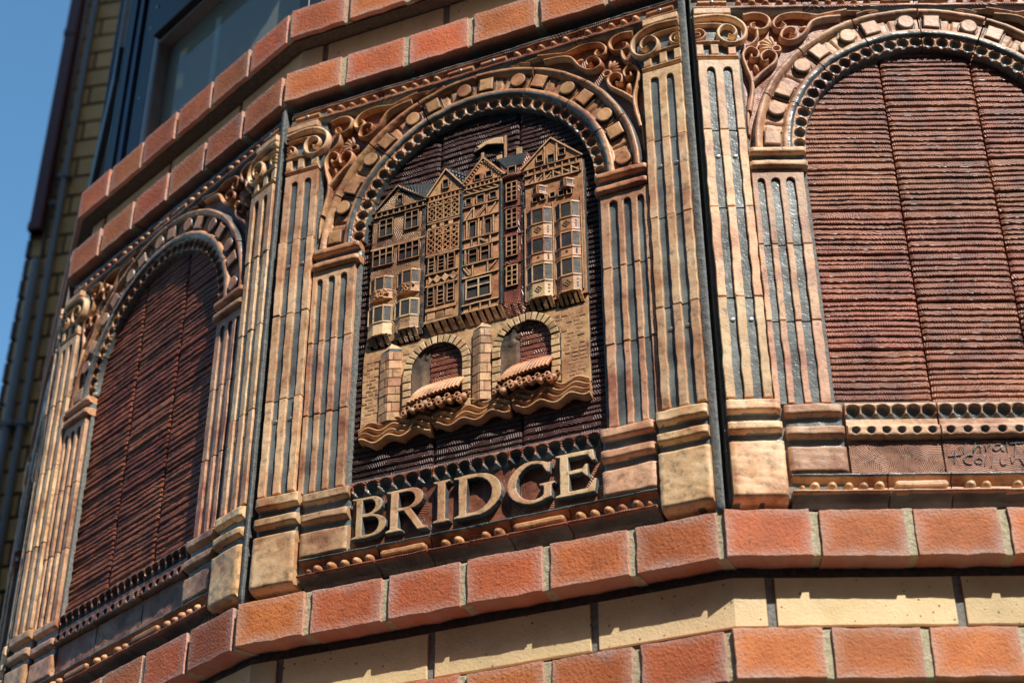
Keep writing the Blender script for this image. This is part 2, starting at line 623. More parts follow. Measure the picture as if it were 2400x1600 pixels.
# ------------------------------------------------------------------ ground and bay core
gm = bpy.data.meshes.new('pavement')
gm.from_pydata([(-400, -400, 0), (400, -400, 0), (400, 400, 0), (-400, 400, 0)], [], [(0, 1, 2, 3)])
gm.materials.append(PAVE)
pav = link('pavement', gm)
pav['kind'] = 'structure'

ORDER = ['F2', 'F', 'L', 'C', 'R', 'R2', 'R3']
FAC_O, FAC_A = Vector((-2.15, 1.55, 0)), R_(11.25)
FE = Vector((math.cos(FAC_A), math.sin(FAC_A), 0))
FN = Vector((math.sin(FAC_A), -math.cos(FAC_A), 0))


def corner_pts(d, order=None):
    """plan points of the drum, offset d mm outward, from F2's far end to R3's far end"""
    pts = []
    fs = [FR[k] for k in (order or ORDER)]
    for i in range(len(fs) + 1):
        if i == 0:
            o, a = fs[0]
            p = o + Vector((math.sin(a), -math.cos(a), 0)) * d / 1000
        elif i == len(fs):
            o, a = fs[-1]
            p = o + Vector((math.cos(a), math.sin(a), 0)) * W / 1000 + Vector((math.sin(a), -math.cos(a), 0)) * d / 1000
        else:
            o, a = fs[i]
            a0 = fs[i - 1][1]
            am = (a + a0) / 2
            p = o + Vector((math.sin(am), -math.cos(am), 0)) * (d / 1000 / math.cos((a - a0) / 2))
        pts.append((p.x, p.y))
    return pts


def drum(name, d, z0, z1, mat, parent, order=None):
    pts = corner_pts(d, order)
    # close the plan at the facade behind
    a, b = pts[0], pts[-1]
    ctr = FAC_O + FE * 1.9
    a0 = FR[(order or ORDER)[0]][1]
    ia = (-math.sin(a0) * .8, math.cos(a0) * .8) if order else (-FN.x * .8, -FN.y * .8)
    pts2 = pts + [(b[0] - FN.x * .8, b[1] - FN.y * .8), (a[0] + ia[0], a[1] + ia[1])]
    n = len(pts2)
    me = bpy.data.meshes.new(name)
    me.from_pydata([(p[0], p[1], z0) for p in pts2] + [(p[0], p[1], z1) for p in pts2], [],
                   [(i, (i + 1) % n, (i + 1) % n + n, i + n) for i in range(n)] + [tuple(range(n))[::-1], tuple(range(n, 2 * n))])
    me.materials.append(mat)
    return link(name, me, parent)


bay = thing('bay_wall', 'rounded bay wall with bands of projecting red bricks and recessed cream bricks', 'wall')
drum('mortar_core', -42, 0.0, Z0 - .235, CREAM, bay)
drum('mortar_core', -36, Z0 - .235, Z0 - .004, MORTD, bay)
drum('mortar_core', -40, Z0 - .004, Z0 + .865, MORTD, bay)
drum('mortar_core', -36, Z0 + .865, Z0 + 1.060, MORTD, bay)

# unseen terrace across the street, behind the camera, added to block sky light
def terrace():
    c = Vector((1.5, -7.4, 0))
    mb = MB()
    mb.box(-16000, 0, 16000, 11500, -6000, 0, bev=20, wob=0, step=99999)
    t = link('sky_block_terrace', mb.mesh('sky_block_terrace', DPUR), None, c)
    t.rotation_euler = (0, 0, math.pi + FAC_A)
    t['kind'] = 'structure'
    for i in range(14):
        for j in range(3):
            m2 = MB()
            u, v = -14600 + i * 2200, 1000 + j * 3200
            m2.box(u, v, u + 1100, v + 1900, -60, 20, bev=5, wob=0, step=9999)
            o = link('window', m2.mesh('window', FRAME), t)


terrace()

# brick courses ------------------------------------------------------------
rng = random.Random(5)


def brick_mesh(w, h, dep, mat, seed, wob=.55, bev=1.3):
    b = MB()
    b.box(0, 0, w, h, -dep, 0, bev=bev, wob=wob, step=5, seed=seed)
    return b.mesh('brick', mat)


RV = [brick_mesh(101.5, 60.5, 80, REDB, 11 + i * 3, .95, .8) for i in range(9)]
CV = [brick_mesh(210, 61, 60, CREAM, 51 + i * 3, .3, 1.0) for i in range(5)]
CVS = {}


def put_brick(face, me, u, v, d, jit=1.0, flip=False):
    o, a = FR[face]
    ob = link('brick', me, bay)
    ob.location = fpt(face, u + rng.uniform(-.8, .8) * jit, v + rng.uniform(-.7, .7) * jit, d + rng.uniform(-.8, .8) * jit)
    ob.rotation_euler = (rng.uniform(-.006, .006) * jit, rng.uniform(-.004, .004) * jit, a + rng.uniform(-.006, .006) * jit)
    return ob


def red_course(v):
    for face in ('F', 'L', 'C', 'R'):
        for k in range(6):
            put_brick(face, rng.choice(RV), 112.4 * k - 1.0, v, 1.0)
        mb = MB()
        for k in range(6):
            u0 = 112.4 * k + 99
            u1 = u0 + 13.5
            if k == 5:
                u0, u1 = 659, 673
            rec = rng.uniform(-5, -1.5)
            hi = v + 60 + rng.uniform(-2.5, 3.0)
            lo = v + rng.uniform(-1.5, 1)
            mb.box(u0, lo, u1, hi, -38, rec, bev=1.5, wob=.9, step=5, seed=rng.randint(0, 999))
        m = link('mortar_joints', mb.mesh('mortar_joints', MORT), bay)
        m.location = FR[face][0]
        m.rotation_euler = (0, 0, FR[face][1])


def cream_course(v, shift=0):
    d = -30
    for face in ('F', 'L', 'C', 'R'):
        for k in range(2):
            put_brick(face, rng.choice(CV), 56 + 221 * k, v, d, .5)
        mb = MB()
        for u0 in (44.5, 265.5, 486.5):
            mb.box(u0, v - 2, u0 + 12, v + 63, -39, -33.5, bev=1, wob=.6, step=8, seed=rng.randint(0, 999))
        m = link('mortar_joints', mb.mesh('mortar_joints', MORTG), bay)
        m.location = FR[face][0]
        m.rotation_euler = (0, 0, FR[face][1])
    # the special that turns the corner
    for fa, fb in (('F', 'L'), ('L', 'C'), ('C', 'R')):
        a0, a1 = FR[fa][1], FR[fb][1]
        t = -d * math.tan((a1 - a0) / 2)
        o0 = fpt(fa, 0, 0, 0)
        pl = [fpt(fa, 498, 0, d), fpt(fa, 675 - t, 0, d), fpt(fb, 44, 0, d)]
        bk = [fpt(fa, 498, 0, d - 12), fpt(fa, 675 - t - 3, 0, d - 12), fpt(fb, 44, 0, d - 12)]
        zs = (Z0 + v / 1000, Z0 + (v + 61) / 1000)
        vs = []
        for z in zs:
            vs += [(p.x, p.y, z) for p in pl] + [(p.x, p.y, z) for p in bk]
        fs = [(0, 1, 7, 6), (1, 2, 8, 7), (0, 3, 4, 1), (1, 4, 5, 2), (6, 7, 10, 9), (7, 8, 11, 10), (0, 6, 9, 3), (2, 5, 11, 8)]
        org = Vector(pl[1])
        me = bpy.data.meshes.new('brick')
        me.from_pydata([(p[0] - org.x, p[1] - org.y, p[2] - org.z) for p in vs], [], fs)
        me.materials.append(CREAM)
        link('brick', me, bay, org)


red_course(-57.5)
cream_course(-132.5)
red_course(-209)
cream_course(-284)
red_course(876)
cream_course(946)
red_course(1014)
drum('sill_bed', -8, Z0 + 1.010, Z0 + 1.072, MORTD, bay)

# vertical joints at the corners of the drum -------------------------------
for fa, fb in (('F', 'L'), ('L', 'C'), ('C', 'R')):
    mb = []
    nz = 60
    vs, fs = [], []
    for i in range(nz + 1):
        v = 2 + 860 * i / nz
        w1 = 1.0 * noise.noise(Vector((v * .06, 1.3, FR[fa][1] * 9)))
        w2 = 1.2 * noise.noise(Vector((v * .05, 7.3, FR[fa][1] * 9)))
        prof = [('a', 660.5 + w2, -14), ('a', 662 + w2, -6 + w1), ('a', 665 + w2 * .5, -3.4 + w1), ('a', 672, -2.6 + w1), ('a', 675, -3.0 + w1), ('b', .6 + w2 * .4, -5 + w1), ('b', 1.2, -34)]
        for f_, u, d in prof:
            p = fpt(fa if f_ == 'a' else fb, u, v, d)
            vs.append(p)
    k = 7
    for i in range(nz):
        for j in range(k - 1):
            fs.append((i * k + j, i * k + j + 1, (i + 1) * k + j + 1, (i + 1) * k + j))
    org = fpt(fb, 0, 0, 0)
    me = bpy.data.meshes.new('corner_joint')
    me.from_pydata([p - org for p in vs], [], fs + [tuple(range(k))[::-1]])
    me.polygons.foreach_set('use_smooth', [True] * len(me.polygons))
    me.materials.append(SEAL)
    link('corner_joint', me, bay, org)


# ------------------------------------------------------------------ the terracotta panels
def mir(pts):
    return [(W - p[0], p[1]) for p in pts][::-1]


def flute_tile(u0, ribs, v0, v1, df, dr, rounded, seed, mirror):
    """raised ribs over a glazed floor; rounded: the flutes end in round heads below a plain top"""
    mb = MB()
    a, b = ribs[0][0], ribs[-1][1]
    mb.box(a + .8, v0, b - .8, v1 - .3, -22, df, bev=.4, gt=1, gs=.6, wob=.2, step=14, seed=seed)
    if not rounded:
        for i, (x0, x1) in enumerate(ribs):
            mb.box(x0, v0, x1, v1, df - 2, dr + random.Random(seed + i).uniform(-.5, .5), bev=1.0, wob=.75, step=7, seed=seed * 7 + i * 13, gs=.1)
    else:
        top = v1 - 14
        out = [(a, v0)]
        for i in range(len(ribs) - 1):
            x1, x2 = ribs[i][1], ribs[i + 1][0]
            out += [(x1, v0), (x1, top - 6)]
            c, r = (x1 + x2) / 2, (x2 - x1) / 2
            out += arc(c, top - 6, r, r * 1.15, 180, 0, 6)[1:-1]
            out += [(x2, top - 6), (x2, v0)]
        out += [(b, v0), (b, v1), (a, v1)]
        mb.slab(out, df - 2, dr, bev=1.0, wob=.55, step=7, seed=seed)
    return mb


def roll(x, a, b, h, base):
    t = np.clip((x - a) / (b - a), 0, 1)
    return np.where((x > a) & (x < b), base + h * np.power(np.maximum(0, 1 - (2 * t - 1) ** 4), .5), -99)


def plateau(x, a, b, e, lo, hi):
    return lo + (hi - lo) * np.minimum(smooth(a, a + e, x), 1 - smooth(b - e, b, x))


def build_panel(face, seed, root, style):
    S = seed
    O, A = FR[face]
    tanm = TAN

    def part(name, mb, mat, parent=None):
        return link(name, mb.mesh(name, mat), parent or root)

    # mortar showing between the tiles
    mb = MB()
    for s_ in (0, 1):
        q = [(9, 24), (150, 24), (150, 540), (76, 540), (76, 856), (9, 856)]
        mb.slab(mir(q) if s_ else q, -38, -12, bev=.5, wob=.2, step=40)
    mb.slab([(150, 40), (525, 40), (525, 160), (150, 160)], -38, -15, bev=.5, wob=.2, step=40)
    part('mortar_bed', mb, MORTG)

    for s_ in (0, 1):
        sd = S * 100 + s_ * 50
        def rb(r):
            return r if not s_ else [(W - b, W - a) for a, b in r][::-1]
        def rg(a, b):
            return (a, b) if not s_ else (W - b, W - a)
        # pilaster of four fluted tiles
        pr = rb([(12.5, 24.5), (36, 47.5), (60, 71)])
        for k, (v0, v1) in enumerate(((160, 311), (313, 457), (458.6, 591), (592.6, 719))):
            p_ = part('fluted_tile', flute_tile(0, pr, v0, v1, -4.0, 0 + random.Random(sd + k).uniform(-.8, .8), k == 3, sd + k, s_), tanm)
        for v in (278, 546):
            for u in (30.2, 53.8):
                m2 = MB()
                m2.dome(u, v, 3.6, 3.6, -4.1, 1.6, n=12, rings=3, p=3.5)
                m2.box(u - 3, v - .5, u + 3, v + .5, -4, -2.3, bev=.1, wob=0, step=9)
                uu = [(W - x[0], x[1], x[2]) if s_ else x for x in m2.v]
                m2.v = uu
                if s_:
                    m2.f = [tuple(reversed(f)) for f in m2.f]
                part('screw_head', m2, METAL)
        # pier of three fluted tiles
        qr = rb([(74, 80.5), (89.5, 99), (108.5, 117), (127, 144.5)] if False else [(73.5, 81), (91, 99.5), (111, 119.5), (132, 144.5)])
        for k, (v0, v1) in enumerate(((154.5, 276.6), (278.2, 397.6), (399.2, 523))):
            part('fluted_tile', flute_tile(0, qr, v0, v1, -8.8, -5 + random.Random(sd + k + 9).uniform(-.6, .6), k == 2, sd + 20 + k, s_), PINK)
        # bases
        for (a, b, prof, nm, m_) in ((12.5, 79, ((17, 98.5, 3), (110, 126, 4.5), (138.5, 157.5, 4)), 'pilaster_base', tanm),
                                     (84, 155.5, ((54, 92.5, -2), (104, 120, 1), (135, 152, 0)), 'pier_base', PINK)):
            a2, b2 = rg(a, b)

            def f(U, V, prof=prof, a2=a2, b2=b2, q=sd):
                V = V + .8 * sn(U, V, q + 3, .012)
                base = -6.0 if prof[0][2] > 0 else -9.0
                D = np.full_like(U, base)
                G = np.ones_like(U)
                for i, (x0, x1, h) in enumerate(prof):
                    e = 5 if i else 7
                    t = np.minimum(smooth(x0 - 1, x0 + (4 if i or prof[0][2] < 0 else 9), V), 1 - smooth(x1 - 3, x1 + .6, V))
                    D = np.where((V >= x0 - 1) & (V <= x1 + 1), np.maximum(D, base + (h - base) * np.power(t, .6)), D)
                    if i == 0 and h > 0:
                        D = np.where(V < x0 + 9, h - 16 * np.power(np.clip((x0 + 9 - V) / 9, 0, 1), 3.0), D)
                    G = np.where((V > x0 - .3) & (V < x1 + .3), 0, G)
                eu = np.minimum(U - a2, b2 - U)
                D = D - 2.4 * (1 - np.power(np.clip(eu / 3.4, 0, 1), .4))
                D = D + .8 * sn(U, V, q + 1, .02)
                return D, G
            m2 = MB()
            m2.hgrid(a2, b2, prof[0][0], prof[-1][1], 3.3, 1.5, f, -32)
            part(nm, m2, m_)
        # impost under the arch
        a2, b2 = rg(72.5, 151)

        def f(U, V, q=sd):
            V = V + .7 * sn(U, V, q + 8, .012)
            D = np.full_like(U, -7.0)
            for x0, x1 in ((524, 537), (547.5, 560)):
                D = np.maximum(D, roll(V, x0, x1, 9, -7))
            G = ((V > 537) & (V < 547.5)).astype(float)
            eu = np.minimum(U - a2, b2 - U)
            return D - 4 * (1 - np.power(np.clip(eu / 4, 0, 1), .5)) + .6 * sn(U, V, q + 2, .02), G
        m2 = MB()
        m2.hgrid(a2, b2, 524, 560, 3.3, 1.2, f, -30)
        part('impost', m2, ORANGE if style != 'R' else tanm)

        # capital
        mt = tanm
        cap = MB()
        fl = (lambda p: p) if not s_ else mir
        cap.slab(fl([(11.5, 726), (72, 726), (78, 752), (80, 800), (66, 812), (11.5, 812)]), -24, -7, bev=.6, gt=1, gs=1, wob=.3, seed=sd)
        capo = part('capital', cap, mt)
        for q in ([(11.5, 805.5), (66, 806.5), (66, 817), (11.5, 816)],):
            m2 = MB(); m2.slab(fl(q), -10, 3, bev=1.2, wob=.6, step=8, seed=sd + 4); part('abacus', m2, mt, capo)
        m2 = MB()
        pth = [(11.5, 799), (30, 802), (48, 803), (66, 799), (80, 788), (85, 773), (80, 758), (68, 750), (54, 752), (45.5, 762), (46, 775), (55, 784), (66, 781), (71, 771), (66, 763), (60, 766)]
        m2.tube([(W - p[0], p[1]) for p in pth] if s_ else pth, 4.6, 2.4, -5, 9, seed=sd)
        part('volute', m2, mt, capo)
        m2 = MB()
        for pth, r in (([(12, 787), (30, 788.5), (48, 788), (56, 785)], 2.4), ([(12, 753.5), (30, 754.5), (52, 753.5)], 2.5), ([(12, 727), (40, 726.5), (71, 726)], 2.8),
                       ([(12, 777), (20, 778), (26, 772), (25, 765), (19, 759), (12, 757)], 2.3), ([(12, 771), (18, 771), (19, 766), (12, 764)], 1.8)):
            m2.tube([(W - p[0], p[1]) for p in pth] if s_ else pth, r, r, -6, 7, seed=sd + 2)
        part('bands', m2, mt, capo)
        for (a, b) in ((12, 22), (33, 44), (57, 68.5)):
            m2 = MB()
            a3, b3 = rg(a, b)
            m2.box(a3, 731, b3, 749.5, -9, -1, bev=1, wob=.5, step=6, seed=sd + int(a))
            part('dentil', m2, mt, capo)

        # spandrel with scrolls
        sp = MB()
        o2 = [(74, 562), (82, 562)] + arc(337.5, 560, 254, 254, 178, 92, 14) + [(336.7, 822), (74, 822)]
        sp.slab(fl(o2), -34, -17, bev=.5, wob=.2, step=20, seed=sd)
        spm = ORANGE if style != 'R' else PINK
        spo = part('spandrel', sp, BROWN)
        mm = (lambda p: [(W - x[0], x[1]) for x in p]) if s_ else (lambda p: p)
        curls = [([(85, 811), (101, 814.5), (115, 811), (122, 801), (117, 787), (104, 782), (95, 786), (95, 793), (101, 795)], 4.2, 2.6),
                 ([(103, 782), (102, 768), (96, 758), (86, 751)], 3.4, 2.4),
                 ([(236, 819), (206, 812), (192, 809), (164, 814), (140, 810), (128, 797), (130, 785), (139, 783), (145, 790), (140, 796)], 4.0, 2.4),
                 ([(226, 807), (200, 804), (183, 796), (171, 776), (158, 764), (146, 761), (136.5, 767), (140, 780), (150, 786), (159, 781), (156, 771), (150, 774)], 4.2, 2.4),
                 ([(80, 630), (86, 660), (88, 686), (82, 712), (79, 735), (89, 748.5), (101, 741), (99, 729), (91, 728), (91, 734)], 4.4, 2.4),
                 ([(89, 684), (103, 700), (123, 720), (126, 735), (115, 742), (104.5, 733), (107, 721), (114, 724)], 4.2, 2.4),
                 ([(88, 668), (80, 640), (77, 612), (77, 588)], 4, 2.2),
                 ([(206, 811), (220, 817), (240, 818), (256, 817)], 3.0, 2.0),
                 ([(250, 812), (266, 818), (282, 817), (268, 813)], 2.6, 1.6)]
        for i, (p, r0, r1) in enumerate(curls):
            m2 = MB()
            m2.tube(mm(p), r0, r1, -15.5, 10.5 if i < 6 else 8, seed=sd + i)
            part('scroll', m2, spm, spo)
        m2 = MB()
        for i, ang in enumerate((100, 122, 144, 166, 188)):
            c = (126 + 13 * math.cos(R_(ang)), 752 + 13 * math.sin(R_(ang)))
            cu = (W - c[0]) if s_ else c[0]
            m2.dome(cu, c[1], 11, 3.4, -17, 7, n=10, rings=3, rot=R_(180 - ang) if s_ else R_(ang))
        part('shell', m2, spm, spo)
        m2 = MB()
        cu = (W - 128) if s_ else 128
        ring = [(cu + 6 * math.cos(R_(a)), 747 + 5.5 * math.sin(R_(a))) for a in range(0, 361, 30)]
        m2.tube(ring, 2.2, 2.2, -14, 6, n=6, step=4)
        part('rosette', m2, spm, spo)
        m2 = MB()
        cu = (W - 97) if s_ else 97
        m2.dome(cu, 713, 4, 9, -17, 7, n=10, rings=3, rot=R_(-12 if s_ else 12))
        cu = (W - 172) if s_ else 172
        m2.dome(cu, 791, 7, 3, -17, 5, n=10, rings=3, rot=R_(20))
        part('leaf', m2, spm, spo)

    # arch of eight tiles
    am = {'C': ORANGE, 'L': ORANGE, 'F': ORANGE, 'R': ARCHR}[face]
    bm_ = {'C': HORA, 'L': ORANGE, 'F': ORANGE, 'R': PINK}[face]
    cx, cy = 337.5, 560.5
    for k in range(8):
        a0, a1 = 180 - 22.5 * k, 180 - 22.5 * (k + 1)
        e = .28
        th = np.radians(np.linspace(a0 - e, a1 + e, 53))
        rr = np.concatenate([np.linspace(181, 204, 21), np.linspace(205, 257, 34)])
        RR, TH = np.meshgrid(rr, th)
        wv = sn(RR * np.cos(TH), RR * np.sin(TH), S * 31 + k, .012)
        r = RR + .8 * wv
        D = np.full_like(r, -9.5)
        D = np.where(r > 243, -9.5 + 7.5 * np.power(np.clip((r - 243) / 7, 0, 1), .6), D)
        D = np.where(r > 253, -2 - 12 * np.power((r - 253) / 5, 2), D)
        rim = (r > 204) & (r < 217)
        t = np.clip((r - 204) / 13, 0, 1)
        D = np.where(rim, -9.5 + 6.5 * np.power(np.maximum(0, 1 - (2 * t - 1) ** 4), .5), D)
        G = np.where((r > 204) & (r < 210), 1.0, 0) + np.where(r > 254.5, .9, 0) + np.where(r < 184.6, 1.0, 0)
        bc = (r > 217.5) & (r < 243)
        mid = R_((a0 + a1) / 2)
        ta = np.abs(np.degrees(TH) - (a0 + a1) / 2)
        D = np.where(bc & (ta < .5), D - 2.0, D)
        D = np.where((r > 241) & (r < 243.5), D - 1.5, D)
        G = np.where(bc & (ta < .35), .55, G)
        cup = r <= 204
        D = np.where(cup, -8 + 0 * r, D)
        D = np.where(r < 185, -8 - 14 * np.power((185 - r) / 3.2, 1.0), D)
        tt = (np.degrees(TH) - a0) / (a1 - a0)
        for c in range(4):
            ca = R_(a0 + (a1 - a0) * (c + .5) / 4)
            dx, dy = r * np.cos(TH) - 193.3 * math.cos(ca), r * np.sin(TH) - 193.3 * math.sin(ca)
            # cup a little wider along the ring
            al = dx * -math.sin(ca) + dy * math.cos(ca)
            ra = dx * math.cos(ca) + dy * math.sin(ca)
            q = (al / 8.4) ** 2 + (ra / 8.8) ** 2
            dep = 6.2 * np.sqrt(np.maximum(0, 1 - q))
            D = np.where(q < 1, D - dep, D)
            G = np.where(q < .80, 1, G)
            D = np.where((q >= 1) & (q < 1.35), D + 1.0, D)
        D = D + .5 * sn(RR * np.cos(TH), RR * np.sin(TH), S * 37 + k, .03)
        P = np.stack([cx + RR * np.cos(TH), cy + RR * np.sin(TH), D], -1)
        m2 = MB()
        m2.grid(P[::-1].copy() if False else P, G, -30)
        m2.f = [tuple(reversed(f)) for f in m2.f] if P[1, 0, 0] > P[0, 0, 0] and False else m2.f
        to = part('arch_tile', m2, am)
        for j in range(2):
            am_ = a0 - 22.5 * (j + .5) / 2 + (1.2 if j == 0 else -.8)
            c = (cx + 230.5 * math.cos(R_(am_)), cy + 230.5 * math.sin(R_(am_)))
            m3 = MB()
            sq = (j == 0)
            rot = R_(am_)
            if sq:
                h = 11.4
                q = [(-h, -h), (h, -h), (h, h), (-h, h)]
                q = [(c[0] + x * math.cos(rot) - y * math.sin(rot), c[1] + x * math.sin(rot) + y * math.cos(rot)) for x, y in q]
                m3.slab(q, -10, -2.6, bev=1.8, gs=.8, wob=.7, step=5, seed=S * 11 + k)
                part('square_boss', m3, bm_, to)
            else:
                m3.slab(arc(c[0], c[1], 12.3, 12.3, 0, 342, 19), -10, -2.4, bev=1.8, gs=.8, wob=.6, step=6, seed=S * 11 + k + 40)
                part('round_boss', m3, bm_, to)
            # incised frame round the boss
            m4 = MB()
            h = 14.4
            q = [(-h, -h), (h, -h), (h, h), (-h, h), (-h, -h)] if sq else [(h * math.cos(R_(t_)), h * math.sin(R_(t_))) for t_ in range(0, 361, 24)]
            q = [(c[0] + x * math.cos(rot) - y * math.sin(rot), c[1] + x * math.sin(rot) + y * math.cos(rot)) for x, y in q]
            for z in range(len(q) - 1):
                m4.tube([q[z], q[z + 1]], 1.1, 1.1, -9.6, 1.7, n=5, step=8, g=.5)
            part('boss_rim', m4, am, to)

    # cornice
    def cf(U, V, q=S):
        V = V + .8 * sn(U, V, q + 70, .011)
        D = np.interp(V, [814, 817, 822, 824, 826.5, 829, 831, 843, 845, 848, 850, 851.5, 854, 857], [-20, -14, -6, -4.5, -4.5, -6, -13, -13, -9, -8, -12, -10, -9.5, -16])
        G = np.where(V < 823.2, .95, 0) + np.where(V > 851, .8, 0)
        return D + .6 * sn(U, V, q + 71, .025), G
    cm = {'C': BROWN, 'L': BROWN, 'F': BROWN, 'R': BROWN}[face]
    beadm = MB()
    beadm.dome(0, 0, 5.3, 5.3, 0, 10, n=12, rings=4)
    bead_me = beadm.mesh('bead', ORANGE)
    for k, (a, b) in enumerate(((12.5, 173), (174.4, 336.8), (338.2, 500.6), (502, 662.5))):
        m2 = MB()
        m2.hgrid(a, b, 814, 857, 5, 1.2, cf, -32)
        to = part('cornice_tile', m2, cm)
        xs = [80, 100, 120, 140, 160] if k in (0, 2) else [a + 18 + 19 * i for i in range(5)]
        if k == 2:
            xs = [404 + 20 * i for i in range(5)]
        bar = (20, 62) if k == 0 else ((289, 331) if k == 1 else ((345, 386) if k == 2 else (614, 655)))
        for x in xs:
            bo = link('bead', bead_me, to, (x / 1000, .0135, .836))
            s = random.Random(int(x) + S).uniform(.9, 1.12)
            bo.scale = (s, s, s)
        m3 = MB()
        m3.tube([(bar[0], 836), ((bar[0] + bar[1]) / 2, 836.3), (bar[1], 836)], 4.6, 4.6, -11, 6, n=7, step=6)
        part('bar_moulding', m3, ORANGE, to)
        m3 = MB()
        m3.dome((bar[0] + bar[1]) / 2, 836, 3.6, 3.6, -6, 1.8, n=10, rings=2, p=4)
        part('screw_head', m3, METAL, to)

    # foot frieze
    def ff(U, V, q=S):
        V = V + .7 * sn(U, V, q + 80, .012)
        D = np.interp(V, [15, 20, 23, 25, 26.5, 29, 30.5, 32, 40, 47, 51, 53, 55], [-24, -20, -14, -4, 1.5, 1.5, -3, -11, -14, -10, -3.5, -3, -9])
        G = np.where(V < 25, .95, 0) + np.where(V > 50, .95, 0)
        return D + .6 * sn(U, V, q + 81, .025), G
    fm = HORA if face != 'R' else tanm
    beadf = MB()
    beadf.dome(0, 0, 6.3, 6.3, 0, 13.5, n=12, rings=5)
    beadf_me = beadf.mesh('bead', fm)
    for k, (a, b, items) in enumerate(((85, 201, [(97.5, .55), 112, 133, 153, 171, 190]), (202.6, 277.4, 'bar'), (279, 390.5, [300, 319, 357, 376]), (392, 471.5, 'bar'), (473, 590, [487, 506, 525, 543, 563, (578, .55)]))):
        m2 = MB()
        m2.hgrid(a, b, 15, 55, 4, 1.2, ff, -32)
        to = part('frieze_tile', m2, BROWN if face != 'R' else ARCHR)
        if items == 'bar':
            m3 = MB()
            m3.slab([(a + 10, 33), (b - 9, 33)] + arc(b - 9, 37.5, 4.5, 4.5, -80, 80, 4) + [(b - 9, 42), (a + 10, 42)] + arc(a + 10, 37.5, 4.5, 4.5, 100, 260, 4), -14, 0, bev=2.6, wob=.5, step=8, seed=S + k)
            part('bar_moulding', m3, fm, to)
        else:
            for it in items:
                x, s = it if isinstance(it, tuple) else (it, random.Random(int(it) + S * 3).uniform(.92, 1.1))
                bo = link('bead', beadf_me, to, (x / 1000, .0125, .0365))
                bo.scale = (s, s, s)

    # ribbed field
    fmat = {'C': FIELD_C, 'R': FIELD_R, 'L': FIELD_L, 'F': FIELD_L}[face]
    cols = ((146.5, 273), (275.2, 402), (404.2, 528.5))
    for ci, (a, b) in enumerate(cols):
        rg_ = random.Random(S * 17 + ci)
        rows = [156, 238, 312, 388, 464, 547, 640, 748]
        rows = [x + (rg_.uniform(-4, 4) if 0 < i < 7 else 0) for i, x in enumerate(rows)]
        for ri in range(7):
            v0, v1 = rows[ri], rows[ri + 1] - 1.2
            bounds = [v0]
            while bounds[-1] < v1 - 6:
                bounds.append(bounds[-1] + rg_.uniform(6.8, 11.4))
            bounds[-1] = v1
            nb = len(bounds)
            hts = [rg_.uniform(-1.0, 1.0) for _ in range(nb)]

            def rf(U, V, bounds=bounds, hts=hts, sd=S * 101 + ci * 17 + ri):
                D = np.full_like(U, -23.0)
                Vw = V + .75 * sn(U, V * .35, sd, .009, 5)
                # edges stay inside the tile
                ed = np.minimum(V - V.min(), V.max() - V)
                Vw = V + (Vw - V) * np.clip(ed / 5, 0, 1)
                for i in range(len(bounds) - 1):
                    x0, x1 = bounds[i], bounds[i + 1]
                    t = (Vw - x0) / (x1 - x0)
                    ins = (t >= 0) & (t <= 1)
                    tt = np.clip(t, 0, 1)
                    pr = np.power(np.clip(tt / .20, 0, 1), .5) * np.power(np.clip((1 - tt) / .13, 0, 1), .5)
                    h = -24.0 + (5.4 + hts[i] + .7 * sn(U, V * 0 + i * 13, sd + i, .016)) * pr + 1.3 * (.5 - tt)
                    D = np.where(ins, h, D)
                D = D + .35 * sn(U, V, sd + 3, .09, 3)
                eu = np.minimum(U - a, b - U)
                return D - 2.0 * (1 - np.clip(eu / 2.0, 0, 1)), np.zeros_like(U)
            m2 = MB()
            m2.hgrid(a, b, v0, v1, 4.2, .95, rf, -38)
            part('ribbed_tile', m2, fmat)

    # row of cups under the field, in three tiles
    cups_m = BROWN if face == 'C' else (PINK if face == 'R' else BROWN)
    for ci, (a, b) in enumerate(((158.5, 278.6), (280.2, 388.6), (390.2, 517.5)) if face == 'C' else ((160, 273), (275.4, 402), (404.4, 515))):
        nc = 6 if b - a < 122 else 7
        pitch = (b - a) / nc

        def uf(U, V, a=a, pitch=pitch, q=S + ci):
            D = np.interp(V, [132, 135, 138, 150, 153, 155], [-16, -9, -6, -4.5, -5.5, -12]) + .5 * sn(U, V, q + 5, .02)
            x = (U - a) / pitch
            k = np.floor(x)
            du = (x - k - .5) * pitch
            q_ = (du / (pitch * .46)) ** 2 + ((V - 142.0) / 8.6) ** 2
            dep = 8.5 * np.sqrt(np.maximum(0, 1 - q_))
            G = np.where((q_ < .85) | (V < 137), 1.0, .25 if face == 'C' else 0.0)
            return D - dep, G
        m2 = MB()
        m2.hgrid(a, b, 132, 155, 1.3, 1.15, uf, -30)
        part('cup_moulding', m2, cups_m)
        if face == 'C':
            m2 = MB()

            def pf(U, V, q=S + ci):
                return -14 + .7 * sn(U, V, q + 9, .03) + .4 * sn(U, V, q + 10, .12), np.zeros_like(U)
            m2.hgrid(a, b, 56.5, 131, 3, 3, pf, -30)
            part('letter_tile', m2, BROWN)
        else:
            nh = 6
            ph = (b - a) / nh

            def hf(U, V, a=a, ph=ph, q=S + ci):
                D = np.interp(V, [102, 105, 108, 118, 120.5, 122.5, 130], [-14, -3, -1.5, -1.5, -4, -9, -9]) + .5 * sn(U, V, q + 6, .02)
                x = (U - a) / ph
                du = (x - np.floor(x) - .5) * ph
                q_ = (du / 5.2) ** 2 + ((V - 112.6) / 5.0) ** 2
                D = D - 6.5 * np.sqrt(np.maximum(0, 1 - q_))
                return D, np.where(q_ < .95, 1.0, 0)
            m2 = MB()
